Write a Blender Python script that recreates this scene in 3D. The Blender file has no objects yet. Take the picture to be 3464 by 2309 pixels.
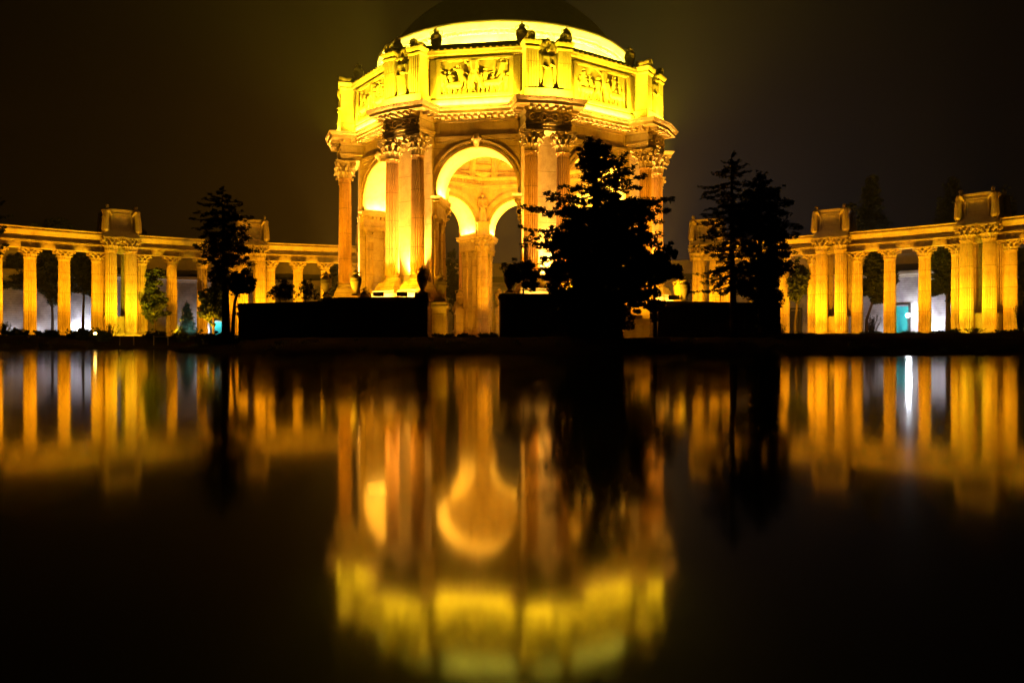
import bpy, bmesh, math, random
import numpy as np
from mathutils import Vector, Matrix
R_ = math.radians
scene = bpy.context.scene
COL = scene.collection
random.seed(7)

# ------------------------------------------------------------------ camera
HC = 0.75            # camera height above the water
FPX = 2663.0         # focal length in pixels of the 3464 px wide frame
HY = 1160.0          # horizon row
cam_d = bpy.data.cameras.new('camera')
cam_d.sensor_width = 36.0
cam_d.lens = FPX / 3464 * 36.0
cam_d.shift_y = 5.5 / 3464
cam_d.clip_start = 0.1
cam_d.clip_end = 6000
cam = bpy.data.objects.new('camera', cam_d)
COL.objects.link(cam)
cam.location = (0, 0, HC)
cam.rotation_euler = (R_(90), 0, 0)
scene.camera = cam

# ------------------------------------------------------------------ view
scene.view_settings.view_transform = 'Standard'
scene.view_settings.look = 'None'
scene.view_settings.exposure = 0.0
scene.view_settings.gamma = 1.0
scene.cycles.max_bounces = 5
scene.cycles.diffuse_bounces = 3
scene.cycles.glossy_bounces = 3
scene.cycles.volume_bounces = 0
scene.cycles.use_denoising = True
scene.cycles.sample_clamp_indirect = 6.0
scene.cycles.sample_clamp_direct = 0.0
scene.cycles.caustics_reflective = False
scene.cycles.caustics_refractive = False

# ------------------------------------------------------------------ night sky (city glow, with floodlit haze glow painted in near the horizon)
world = bpy.data.worlds.new('World')
scene.world = world
world.use_nodes = True
wn, wl = world.node_tree.nodes, world.node_tree.links
wn.clear()
w_out = wn.new('ShaderNodeOutputWorld')
w_bg = wn.new('ShaderNodeBackground')
w_tc = wn.new('ShaderNodeTexCoord')
wl.new(w_bg.outputs[0], w_out.inputs[0])


def w_lobe(direction, sharp, color):
    d = Vector(direction).normalized()
    dot = wn.new('ShaderNodeVectorMath'); dot.operation = 'DOT_PRODUCT'
    wl.new(w_tc.outputs['Generated'], dot.inputs[0]); dot.inputs[1].default_value = d
    m = wn.new('ShaderNodeMath'); m.operation = 'MAXIMUM'; m.inputs[1].default_value = 0.0
    wl.new(dot.outputs['Value'], m.inputs[0])
    p = wn.new('ShaderNodeMath'); p.operation = 'POWER'; p.inputs[1].default_value = sharp
    wl.new(m.outputs[0], p.inputs[0])
    c = wn.new('ShaderNodeVectorMath'); c.operation = 'SCALE'
    c.inputs[0].default_value = color
    wl.new(p.outputs[0], c.inputs['Scale'])
    return c.outputs[0]


SKY = [((-0.14, 1, 0.10), 34, (0.034, 0.0135, 0.0003)),
       ((-0.45, 1, 0.08), 14, (0.004, 0.0018, 0.0002)),
       ((0.18, 1, 0.10), 34, (0.016, 0.0115, 0.0095)),
       ((0.40, 1, 0.06), 16, (0.0012, 0.0010, 0.0010))]
acc = None
base = wn.new('ShaderNodeRGB'); base.outputs[0].default_value = (0.0002, 0.00012, 0.0001, 1)
acc = base.outputs[0]
for d_, s_, c_ in SKY:
    add = wn.new('ShaderNodeVectorMath'); add.operation = 'ADD'
    wl.new(acc, add.inputs[0]); wl.new(w_lobe(d_, s_, c_), add.inputs[1])
    acc = add.outputs[0]
wl.new(acc, w_bg.inputs['Color'])
w_bg.inputs['Strength'].default_value = 1.0


# ------------------------------------------------------------------ lamps
def lamp_obj(name, d, loc, target):
    o = bpy.data.objects.new(name, d)
    COL.objects.link(o)
    o.location = loc
    v = Vector(target) - Vector(loc)
    o.rotation_euler = v.to_track_quat('-Z', 'Y').to_euler()
    return o


def spot(name, loc, target, power, color, angle=60, blend=0.6, radius=0.12):
    d = bpy.data.lights.new(name, 'SPOT')
    d.energy = power; d.color = color; d.spot_size = R_(angle); d.spot_blend = blend
    d.shadow_soft_size = radius
    return lamp_obj(name, d, loc, target)


def strip(name, loc, target, power, color, along, sx, sy=0.15, spread=150):
    d = bpy.data.lights.new(name, 'AREA')
    d.shape = 'RECTANGLE'; d.size = sx; d.size_y = sy; d.energy = power; d.color = color; d.spread = R_(spread)
    o = bpy.data.objects.new(name, d); COL.objects.link(o)
    z = -(Vector(target) - Vector(loc)).normalized()
    x = Vector(along).normalized()
    y = z.cross(x).normalized(); x = y.cross(z).normalized()
    m = Matrix((x, y, z)).transposed().to_4x4(); m.translation = Vector(loc)
    o.matrix_world = m
    return o


# ------------------------------------------------------------------ placing helpers (pixel + real distance -> point)
def P(x, y, Y):
    return Vector(((x - 1732) / FPX * Y, Y, HC + (HY - y) / FPX * Y))


# ------------------------------------------------------------------ materials
def mat(name):
    m = bpy.data.materials.new(name); m.use_nodes = True
    nt = m.node_tree
    return m, nt.nodes, nt.links, nt.nodes['Principled BSDF']


def ramp(n, l, src, stops):
    r = n.new('ShaderNodeValToRGB')
    els = r.color_ramp.elements
    while len(els) < len(stops):
        els.new(0.5)
    for e, (p, c) in zip(els, stops):
        e.position = p; e.color = (*c, 1) if len(c) == 3 else c
    l.new(src, r.inputs[0])
    return r.outputs[0]


def noise(n, l, vec, scale, detail=4, rough=0.6):
    t = n.new('ShaderNodeTexNoise')
    t.inputs['Scale'].default_value = scale; t.inputs['Detail'].default_value = detail
    t.inputs['Roughness'].default_value = rough
    l.new(vec, t.inputs['Vector'])
    return t.outputs['Fac']


def mapping(n, l, scale, out='Object'):
    tc = n.new('ShaderNodeTexCoord'); mp = n.new('ShaderNodeMapping')
    mp.inputs['Scale'].default_value = scale
    l.new(tc.outputs[out], mp.inputs['Vector'])
    return mp.outputs[0]


def math_n(n, l, op, a, b=None):
    m = n.new('ShaderNodeMath'); m.operation = op
    for i, v in enumerate((a, b)):
        if v is None: continue
        if isinstance(v, (int, float)): m.inputs[i].default_value = v
        else: l.new(v, m.inputs[i])
    return m.outputs[0]


def mixc(n, l, fac, a, b, mode='MIX'):
    m = n.new('ShaderNodeMix'); m.data_type = 'RGBA'; m.blend_type = mode
    for sock, v in ((m.inputs['Factor'], fac), (m.inputs['A'], a), (m.inputs['B'], b)):
        if isinstance(v, (int, float)): sock.default_value = v
        elif isinstance(v, tuple): sock.default_value = (*v, 1) if len(v) == 3 else v
        else: l.new(v, sock)
    return m.outputs['Result']


def stone(name, c1, c2, period=2.6, joint=0.03, streak=True, rough=0.85):
    m, n, l, b = mat(name)
    v = mapping(n, l, (1, 1, 1))
    f = noise(n, l, v, 1.3, 8, 0.65)
    col = ramp(n, l, f, [(0.3, c1), (0.7, c2)])
    if streak:
        vs = mapping(n, l, (1.0, 1.0, 0.22))
        fs = noise(n, l, vs, 1.4, 6, 0.6)
        st = ramp(n, l, fs, [(0.30, (0.66, 0.60, 0.52)), (0.52, (1, 1, 1))])
        col = mixc(n, l, 0.5, col, st, 'MULTIPLY')
    blot = ramp(n, l, noise(n, l, v, 0.55, 7, 0.7), [(0.36, (0.55, 0.48, 0.42)), (0.54, (1, 1, 1))])
    col = mixc(n, l, 0.6, col, blot, 'MULTIPLY')
    fine = noise(n, l, v, 9, 5, 0.7)
    fr = ramp(n, l, fine, [(0.25, (0.72, 0.7, 0.68)), (0.55, (1, 1, 1))])
    col = mixc(n, l, 0.7, col, fr, 'MULTIPLY')
    if period:
        sx = n.new('ShaderNodeSeparateXYZ'); l.new(v, sx.inputs[0])
        md = math_n(n, l, 'FRACT', math_n(n, l, 'DIVIDE', sx.outputs['Z'], period))
        lt = math_n(n, l, 'LESS_THAN', md, joint * 1.6 / period)
        col = mixc(n, l, math_n(n, l, 'MULTIPLY', lt, 0.75), col, (0.10, 0.07, 0.05))
    l.new(col, b.inputs['Base Color'])
    b.inputs['Roughness'].default_value = rough
    b.inputs['Specular IOR Level'].default_value = 0.25
    bump = n.new('ShaderNodeBump'); bump.inputs['Strength'].default_value = 0.5; bump.inputs['Distance'].default_value = 0.05
    l.new(fine, bump.inputs['Height']); l.new(bump.outputs[0], b.inputs['Normal'])
    return m


def plain(name, c1, c2, scale=3.0, rough=0.8, metal=0.0, spec=0.2):
    m, n, l, b = mat(name)
    v = mapping(n, l, (1, 1, 1))
    f = noise(n, l, v, scale, 6, 0.6)
    l.new(ramp(n, l, f, [(0.3, c1), (0.7, c2)]), b.inputs['Base Color'])
    b.inputs['Roughness'].default_value = rough; b.inputs['Metallic'].default_value = metal
    b.inputs['Specular IOR Level'].default_value = spec
    return m


def emit(name, color, strength):
    m, n, l, b = mat(name)
    b.inputs['Base Color'].default_value = (*color, 1)
    b.inputs['Emission Color'].default_value = (*color, 1)
    b.inputs['Emission Strength'].default_value = strength
    return m


M = {}
M['stone'] = stone('buff_stone', (0.44, 0.35, 0.25), (0.52, 0.42, 0.30))
M['shaft'] = stone('ochre_shaft_stone', (0.44, 0.33, 0.22), (0.52, 0.40, 0.27), period=2.9, joint=0.035)
M['rose'] = stone('rose_ochre_shaft_stone', (0.44, 0.27, 0.15), (0.52, 0.33, 0.19), period=2.9, joint=0.035)
M['carved'] = stone('carved_stone', (0.40, 0.31, 0.21), (0.50, 0.40, 0.28), period=0)
M['vault'] = stone('vault_stone', (0.46, 0.36, 0.25), (0.50, 0.40, 0.28), period=0, streak=False)
M['cove'] = stone('pale_intrados_stone', (0.56, 0.50, 0.40), (0.62, 0.56, 0.45), period=0, streak=False)
M['dome'] = plain('dull_dome_concrete', (0.30, 0.20, 0.10), (0.36, 0.25, 0.13), 1.0, 0.8)
M['roofing'] = plain('dark_roofing', (0.05, 0.045, 0.04), (0.08, 0.07, 0.06), 2.0, 0.9)
M['urn'] = stone('urn_stone', (0.38, 0.29, 0.19), (0.48, 0.38, 0.26), period=0)
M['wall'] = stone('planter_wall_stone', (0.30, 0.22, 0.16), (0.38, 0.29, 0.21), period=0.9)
M['bark'] = plain('bark', (0.05, 0.035, 0.025), (0.09, 0.065, 0.045), 6.0, 0.95)
M['needles'] = plain('dark_needles', (0.020, 0.030, 0.014), (0.042, 0.056, 0.024), 2.0, 0.8)
M['leaves'] = plain('broad_leaves', (0.028, 0.045, 0.015), (0.06, 0.08, 0.026), 2.0, 0.7)
M['shade_leaves'] = plain('darkened_unlit_leaves', (0.014, 0.020, 0.009), (0.032, 0.042, 0.016), 2.0, 0.85)  # leaf colour darkened to stand in for crowns that get no light
M['bluefir'] = plain('blue_green_needles', (0.05, 0.10, 0.08), (0.09, 0.14, 0.11), 2.0, 0.8)
M['soil'] = plain('damp_bank_soil', (0.012, 0.010, 0.007), (0.030, 0.022, 0.015), 1.5, 1.0, 0.0, 0.0)
M['iron'] = plain('black_iron', (0.02, 0.02, 0.02), (0.035, 0.033, 0.03), 8.0, 0.5, 0.6)
M['paint'] = plain('cream_paint', (0.55, 0.50, 0.40), (0.6, 0.55, 0.45), 4.0, 0.6)


def hall_mat():
    m, n, l, b = mat('hall_lapped_siding')
    v = mapping(n, l, (1, 1, 1))
    f = noise(n, l, v, 0.5, 6, 0.6)
    col = ramp(n, l, f, [(0.36, (0.22, 0.20, 0.20)), (0.62, (0.46, 0.43, 0.43))])
    sx = n.new('ShaderNodeSeparateXYZ'); l.new(v, sx.inputs[0])
    md = math_n(n, l, 'FRACT', math_n(n, l, 'DIVIDE', sx.outputs['Z'], 0.36))
    wob = noise(n, l, mapping(n, l, (0.4, 0.4, 3)), 3, 3)
    lt = math_n(n, l, 'LESS_THAN', md, math_n(n, l, 'MULTIPLY', wob, 0.5))
    col = mixc(n, l, math_n(n, l, 'MULTIPLY', lt, 0.55), col, (0.14, 0.12, 0.12))
    l.new(col, b.inputs['Base Color']); b.inputs['Roughness'].default_value = 0.8
    return m


M['hall'] = hall_mat()
M['hall_trim'] = plain('hall_trim_concrete', (0.32, 0.26, 0.19), (0.40, 0.33, 0.25), 1.0, 0.85)
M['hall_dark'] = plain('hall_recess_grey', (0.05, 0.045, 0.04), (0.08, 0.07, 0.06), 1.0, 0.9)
M['teal'] = plain('teal_painted_door', (0.01, 0.22, 0.22), (0.02, 0.28, 0.27), 3.0, 0.5)
M['white_glow'] = emit('white_lamp_glass', (0.9, 0.95, 1.0), 220.0)
M['amber_glow'] = emit('amber_lamp_glass', (1.0, 0.62, 0.12), 40.0)


def water_mat():
    m, n, l, b = mat('lagoon_water')
    b.inputs['Base Color'].default_value = (0.002, 0.003, 0.003, 1)
    b.inputs['IOR'].default_value = 1.42
    b.inputs['Roughness'].default_value = 0.077
    b.inputs['Specular IOR Level'].default_value = 0.5
    v = mapping(n, l, (0.5, 0.16, 1))
    f = noise(n, l, v, 1.0, 3, 0.5)
    bump = n.new('ShaderNodeBump'); bump.inputs['Strength'].default_value = 0.05; bump.inputs['Distance'].default_value = 0.05
    l.new(f, bump.inputs['Height']); l.new(bump.outputs[0], b.inputs['Normal'])
    return m


M['water'] = water_mat()


# ------------------------------------------------------------------ mesh builder
class MB:
    def __init__(s):
        s.v = []; s.f = []

    def add(s, vs, fs):
        o = len(s.v)
        s.v += [tuple(v) for v in vs]
        s.f += [tuple(i + o for i in f) for f in fs]
        return s

    def merge(s, other, mtx=None):
        vs = other.v if mtx is None else [tuple(mtx @ Vector(v)) for v in other.v]
        return s.add(vs, other.f)

    def box(s, x0, x1, y0, y1, z0, z1, mtx=None):
        vs = [(x, y, z) for z in (z0, z1) for y in (y0, y1) for x in (x0, x1)]
        if mtx is not None: vs = [tuple(mtx @ Vector(v)) for v in vs]
        return s.add(vs, [(0, 2, 3, 1), (4, 5, 7, 6), (0, 1, 5, 4), (2, 6, 7, 3), (0, 4, 6, 2), (1, 3, 7, 5)])

    def lathe(s, prof, n=20, cx=0, cy=0, cz=0, cap=True):
        o = len(s.v); k = len(prof)
        for i in range(n):
            a = 2 * math.pi * i / n
            for r, z in prof:
                s.v.append((cx + r * math.cos(a), cy + r * math.sin(a), cz + z))
        for i in range(n):
            j = (i + 1) % n
            for q in range(k - 1):
                s.f.append((o + i * k + q, o + j * k + q, o + j * k + q + 1, o + i * k + q + 1))
        if cap:
            s.f.append(tuple(o + i * k for i in range(n))[::-1])
            s.f.append(tuple(o + i * k + k - 1 for i in range(n)))
        return s

    def prism(s, poly, z0, z1, bottom=True):
        n = len(poly)
        vs = [(x, y, z0) for x, y in poly] + [(x, y, z1) for x, y in poly]
        fs = [(i, (i + 1) % n, n + (i + 1) % n, n + i) for i in range(n)]
        fs.append(tuple(range(n, 2 * n)))
        if bottom: fs.append(tuple(range(n))[::-1])
        return s.add(vs, fs)

    def sweep(s, path, prof, closed=True):
        """profile (outward offset, z) along a counter-clockwise plan path with mitred corners"""
        n = len(path); k = len(prof); o = len(s.v)
        for i in range(n):
            p = Vector(path[i])
            if closed or 0 < i < n - 1:
                a = (p - Vector(path[i - 1])).normalized(); b = (Vector(path[(i + 1) % n]) - p).normalized()
            elif i == 0:
                a = b = (Vector(path[1]) - p).normalized()
            else:
                a = b = (p - Vector(path[i - 1])).normalized()
            na = Vector((a.y, -a.x)); nb = Vector((b.y, -b.x))
            m = (na + nb); m = m / max(0.3, m.dot(na))
            for r, z in prof:
                s.v.append((p.x + m.x * r, p.y + m.y * r, z))
        rng = range(n if closed else n - 1)
        for i in rng:
            j = (i + 1) % n
            for q in range(k - 1):
                s.f.append((o + i * k + q, o + j * k + q, o + j * k + q + 1, o + i * k + q + 1))
        if not closed:
            s.f.append(tuple(o + q for q in range(k))); s.f.append(tuple(o + (n - 1) * k + q for q in range(k))[::-1])
        return s

    def tube(s, pts, rad, n=6):
        pts = [Vector(p) for p in pts]
        if not hasattr(rad, '__len__'): rad = [rad] * len(pts)
        o = len(s.v)
        for i, p in enumerate(pts):
            d = (pts[min(i + 1, len(pts) - 1)] - pts[max(i - 1, 0)]).normalized()
            u = d.orthogonal().normalized(); w = d.cross(u)
            if i and u.dot(pu) < 0.2:
                u = (pu - d * pu.dot(d)).normalized(); w = d.cross(u)
            pu = u
            for q in range(n):
                a = 2 * math.pi * q / n
                s.v.append(tuple(p + (u * math.cos(a) + w * math.sin(a)) * rad[i]))
        for i in range(len(pts) - 1):
            for q in range(n):
                q2 = (q + 1) % n
                s.f.append((o + i * n + q, o + i * n + q2, o + (i + 1) * n + q2, o + (i + 1) * n + q))
        s.f.append(tuple(o + q for q in range(n))[::-1])
        s.f.append(tuple(o + (len(pts) - 1) * n + q for q in range(n)))
        return s

    def ball(s, c, r, nu=10, nv=7):
        if not hasattr(r, '__len__'): r = (r, r, r)
        vs = []
        for j in range(nv + 1):
            ph = math.pi * j / nv
            for i in range(nu):
                th = 2 * math.pi * i / nu
                vs.append((c[0] + r[0] * math.sin(ph) * math.cos(th), c[1] + r[1] * math.sin(ph) * math.sin(th), c[2] - r[2] * math.cos(ph)))
        fs = [(j * nu + i, j * nu + (i + 1) % nu, (j + 1) * nu + (i + 1) % nu, (j + 1) * nu + i) for j in range(nv) for i in range(nu)]
        return s.add(vs, fs)

    def mesh(s, name, m, smooth=False, recalc=True):
        me = bpy.data.meshes.new(name)
        me.from_pydata(s.v, [], s.f)
        if recalc:
            bm = bmesh.new(); bm.from_mesh(me)
            bmesh.ops.remove_doubles(bm, verts=bm.verts, dist=0.0005)
            bmesh.ops.recalc_face_normals(bm, faces=bm.faces)
            bm.to_mesh(me); bm.free()
        if smooth:
            for p in me.polygons: p.use_smooth = True
        me.materials.append(m)
        me.update()
        return me

    def build(s, name, m, parent=None, smooth=False, recalc=True):
        return link(s.mesh(name, m, smooth, recalc), name, parent)


def link(me, name, parent=None, loc=(0, 0, 0), rz=0.0, scale=None):
    o = bpy.data.objects.new(name, me); COL.objects.link(o)
    o.location = loc; o.rotation_euler = (0, 0, rz)
    if scale: o.scale = scale
    if parent is not None: o.parent = parent
    return o


def tag(o, label=None, cat=None, group=None, kind=None):
    for k, v in (('label', label), ('category', cat), ('group', group), ('kind', kind)):
        if v: o[k] = v
    return o


def thing(name, label, cat, loc=(0, 0, 0), rz=0.0, group=None):
    o = bpy.data.objects.new(name, None); COL.objects.link(o)
    o.empty_display_size = 0.5
    o.location = loc; o.rotation_euler = (0, 0, rz)
    return tag(o, label, cat, group)


def fuse(balls, name, m, voxel=0.07):
    """one continuous carved body: a chain of tapered swellings fused into a single skin"""
    mb = MB()
    for b in balls:
        if len(b) == 2: mb.ball(b[0], b[1])
        else:
            p, q, r0, r1 = b
            p = Vector(p); q = Vector(q); L = (q - p).length
            k = max(2, int(L / (0.45 * min(r0, r1))) + 1)
            for i in range(k + 1):
                t = i / k
                mb.ball(p.lerp(q, t), r0 + (r1 - r0) * t, 8, 6)
    me = mb.mesh(name, m, recalc=False)
    o = bpy.data.objects.new(name, me); COL.objects.link(o)
    md = o.modifiers.new('r', 'REMESH'); md.mode = 'VOXEL'; md.voxel_size = voxel; md.use_smooth_shade = True
    bpy.context.view_layer.update()
    dg = bpy.context.evaluated_depsgraph_get()
    out = bpy.data.meshes.new_from_object(o.evaluated_get(dg))
    out.name = name
    if not out.materials: out.materials.append(m)
    for p in out.polygons: p.use_smooth = True
    bpy.data.objects.remove(o); bpy.data.meshes.remove(me)
    return out


# ------------------------------------------------------------------ classical kit
def fluted_shaft(h, r, top=0.86, n=20):
    mb = MB(); per = 4; N = n * per
    zs = [0, 0.012, 0.03, 0.35, 0.7, 0.965, 0.985, 1.0]
    o = 0
    for z in zs:
        t = z
        rr = r * (1 - (1 - top) * t ** 1.6)
        fl = 0.0 if z in (0, 0.012, 0.985, 1.0) else 1.0
        for i in range(N):
            a = 2 * math.pi * i / N
            k = i % per
            d = (0.0, 0.10, 0.16, 0.10)[k] * fl
            q = rr * (1 - d) + (0.05 * r if z in (0,) else 0)
            mb.v.append((q * math.cos(a), q * math.sin(a), z * h))
    for j in range(len(zs) - 1):
        for i in range(N):
            i2 = (i + 1) % N
            mb.f.append((j * N + i, j * N + i2, (j + 1) * N + i2, (j + 1) * N + i))
    # astragal below the capital
    mb.lathe([(r * top, h - 0.10), (r * top + 0.09, h - 0.07), (r * top + 0.10, h), (r * top + 0.07, h + 0.05), (r * top * 0.9, h + 0.06)], 32, cap=False)
    return mb


def corinthian(h, r, half):
    """capital: bell, two rows of curling leaves, corner volutes, concave abacus"""
    mb = MB()
    hb = h * 0.86
    mb.lathe([(r * 0.96, 0), (r * 0.95, hb * 0.4), (r * 1.06, hb * 0.75), (r * 1.25, hb)], 24)

    def leaf(a, z0, hh, w, out):
        rows = [(0.0, 0.02, 0.8), (0.35, 0.05, 1.0), (0.7, 0.14, 0.95), (0.92, 0.34, 0.8), (1.0, 0.62, 0.6), (0.88, 0.86, 0.42), (0.76, 0.82, 0.2)]
        vs = []; fs = []
        for t, off, ww in rows:
            rr = r * 1.0 + off * out
            for sgn, dr in ((-1, -0.05), (0, 0.05 * 1.2), (1, -0.05)):
                da = sgn * w * ww / r / 2
                q = rr + dr * 1.3
                vs.append((q * math.cos(a + da), q * math.sin(a + da), z0 + t * hh))
        for i in range(len(rows) - 1):
            for k in range(2):
                b = i * 3 + k
                fs.append((b, b + 1, b + 4, b + 3))
        mb.add(vs, fs)

    for i in range(8):
        leaf(2 * math.pi * i / 8 + math.pi / 8, 0.0, h * 0.36, r * 0.72, h * 0.26)
    for i in range(8):
        leaf(2 * math.pi * i / 8, h * 0.06, h * 0.58, r * 0.62, h * 0.34)
    for i in range(4):
        a = math.pi / 4 + i * math.pi / 2
        d = Vector((math.cos(a), math.sin(a), 0)); tt = Vector((-d.y, d.x, 0))
        R0 = half * 1.18
        mb.tube([d * (r * 1.0) + Vector((0, 0, h * 0.45)), d * (R0 * 0.82) + Vector((0, 0, h * 0.70)), d * (R0 * 0.98) + Vector((0, 0, h * 0.80))], [h * 0.05, h * 0.065, h * 0.06], 6)
        c = d * (R0 * 0.96) + Vector((0, 0, h * 0.72))
        mb.tube([c - tt * h * 0.08, c + tt * h * 0.08], h * 0.115, 10)
    for i in range(4):   # inner helices and the flower on the abacus
        a = i * math.pi / 2
        d = Vector((math.cos(a), math.sin(a), 0)); tt = Vector((-d.y, d.x, 0))
        for sg in (-1, 1):
            c = d * (r * 1.18) + tt * sg * r * 0.33 + Vector((0, 0, h * 0.74))
            mb.tube([c - d * h * 0.06, c + d * h * 0.08], h * 0.075, 8)
        mb.ball(d * (half * 0.93) + Vector((0, 0, h * 0.92)), h * 0.09, 8, 6)
    poly = []
    for i in range(4):
        a0 = math.pi / 4 + i * math.pi / 2; a1 = a0 + math.pi / 2
        p0 = Vector((math.cos(a0), math.sin(a0))) * half * 1.36; p1 = Vector((math.cos(a1), math.sin(a1))) * half * 1.36
        e = (p1 - p0).normalized(); nrm = Vector(((p0 + p1).x, (p0 + p1).y)).normalized()
        for t in (0.06, 0.25, 0.5, 0.75, 0.94):
            sag = 0.20 * half * math.sin(math.pi * t)
            poly.append(p0.lerp(p1, t) - nrm * sag)
    mb.prism([(p.x, p.y) for p in poly], h * 0.87, h * 0.94)
    mb.prism([(p.x * 1.05, p.y * 1.05) for p in poly], h * 0.94, h)
    return mb


def attic_base(r, h, plinth_steps=2):
    mb = MB()
    hb = h * 0.55; hp = h - hb
    mb.lathe([(r * 1.3, hp), (r * 1.36, hp + hb * 0.18), (r * 1.30, hp + hb * 0.36), (r * 1.14, hp + hb * 0.45), (r * 1.12, hp + hb * 0.6), (r * 1.2, hp + hb * 0.72), (r * 1.2, hp + hb * 0.85), (r * 1.05, hp + hb * 0.92), (r * 1.04, h)], 32)
    w = r * 1.42
    mb.box(-w, w, -w, w, hp * 0.5, hp)
    w2 = r * 1.6
    mb.box(-w2, w2, -w2, w2, 0, hp * 0.5 - 0.002)
    return mb


def urn_parts(h):
    """body with foot and neck, lid with finial, two scroll handles"""
    s = h
    body = MB().lathe([(0.16 * s, 0.0), (0.16 * s, 0.035 * s), (0.13 * s, 0.05 * s), (0.075 * s, 0.085 * s), (0.06 * s, 0.13 * s), (0.085 * s, 0.16 * s), (0.125 * s, 0.22 * s),
                       (0.17 * s, 0.31 * s), (0.20 * s, 0.42 * s), (0.213 * s, 0.50 * s), (0.222 * s, 0.508 * s), (0.222 * s, 0.525 * s), (0.216 * s, 0.53 * s),
                       (0.215 * s, 0.60 * s), (0.222 * s, 0.61 * s), (0.222 * s, 0.625 * s), (0.205 * s, 0.66 * s), (0.175 * s, 0.715 * s), (0.13 * s, 0.755 * s), (0.105 * s, 0.775 * s),
                       (0.10 * s, 0.82 * s), (0.13 * s, 0.84 * s), (0.13 * s, 0.855 * s)], 28)
    lid = MB().lathe([(0.135 * s, 0.857 * s), (0.12 * s, 0.88 * s), (0.075 * s, 0.905 * s), (0.05 * s, 0.925 * s), (0.028 * s, 0.94 * s), (0.035 * s, 0.955 * s), (0.02 * s, 0.98 * s), (0.005 * s, 1.0 * s)], 20)
    handles = []
    for sg in (-1, 1):
        pts = [(sg * x * s, 0, z * s) for x, z in ((0.19, 0.69), (0.235, 0.74), (0.235, 0.80), (0.215, 0.845), (0.165, 0.85), (0.15, 0.82), (0.165, 0.80))]
        handles.append(MB().tube(pts, [0.018 * s, 0.02 * s, 0.02 * s, 0.02 * s, 0.018 * s, 0.016 * s, 0.012 * s], 6))
    return body, lid, handles


URN = {}


def urn(loc, h, label, group, rz=0.0):
    key = round(h, 2)
    if key not in URN:
        b, l, hs = urn_parts(h)
        URN[key] = (b.mesh('urn_body', M['urn'], True), l.mesh('lid', M['urn'], True), [x.mesh('handle', M['urn'], True) for x in hs])
    bm_, lm, hm = URN[key]
    t = thing('stone_urn', label, 'urn', loc, rz, group)
    link(bm_, 'urn_body', t); link(lm, 'lid', t)
    for x in hm: link(x, 'handle', t)
    return t


# ------------------------------------------------------------------ sculpture
def draped_figure(h, wings=True):
    s = h / 5.0
    def v(x, y, z): return (x * s, y * s, z * s)
    b = [(v(0, 0, 0.3), v(0, 0.0, 2.5), 0.58 * s, 0.44 * s), (v(0.2, -0.25, 0.25), v(0.12, -0.22, 2.2), 0.25 * s, 0.22 * s), (v(-0.28, -0.2, 0.25), v(-0.16, -0.2, 2.4), 0.24 * s, 0.2 * s),
         (v(0.42, -0.05, 0.3), v(0.25, 0, 2.3), 0.24 * s, 0.2 * s), (v(-0.48, 0, 0.3), v(-0.25, 0, 2.3), 0.22 * s, 0.2 * s),
         (v(0, 0, 2.5), v(0, 0, 3.6), 0.42 * s, 0.46 * s), (v(-0.45, 0, 3.75), v(0.45, 0, 3.75), 0.24 * s, 0.24 * s),
         (v(0, -0.02, 3.8), v(0, -0.04, 4.2), 0.17 * s, 0.16 * s), (v(0, -0.06, 4.5), (0.25 * s, 0.29 * s, 0.33 * s)), (v(0, 0.08, 4.6), (0.29 * s, 0.27 * s, 0.27 * s)),
         (v(0, -0.34, 4.46), 0.06 * s),
         (v(-0.58, 0, 3.7), v(-0.68, -0.1, 2.75), 0.19 * s, 0.15 * s), (v(-0.68, -0.1, 2.75), v(-0.3, -0.5, 2.4), 0.15 * s, 0.11 * s),
         (v(0.58, 0, 3.7), v(0.7, -0.1, 2.75), 0.19 * s, 0.15 * s), (v(0.7, -0.1, 2.75), v(0.25, -0.55, 2.75), 0.15 * s, 0.11 * s),
         (v(-0.22, -0.55, 2.4), (0.12 * s, 0.09 * s, 0.12 * s)), (v(0.18, -0.58, 2.78), (0.12 * s, 0.09 * s, 0.12 * s))]
    if wings:
        for sg in (-1, 1):
            b += [(v(sg * 0.35, 0.3, 3.6), v(sg * 0.85, 0.35, 4.1), 0.18 * s, 0.2 * s), (v(sg * 0.85, 0.35, 4.1), v(sg * 0.95, 0.3, 2.2), 0.2 * s, 0.16 * s),
                  (v(sg * 0.95, 0.3, 2.2), v(sg * 0.8, 0.25, 0.8), 0.16 * s, 0.1 * s), (v(sg * 0.7, 0.35, 3.8), v(sg * 0.72, 0.3, 1.4), 0.16 * s, 0.12 * s)]
    return fuse(b, 'draped_figure', M['carved'], 0.075 * s)


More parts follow.
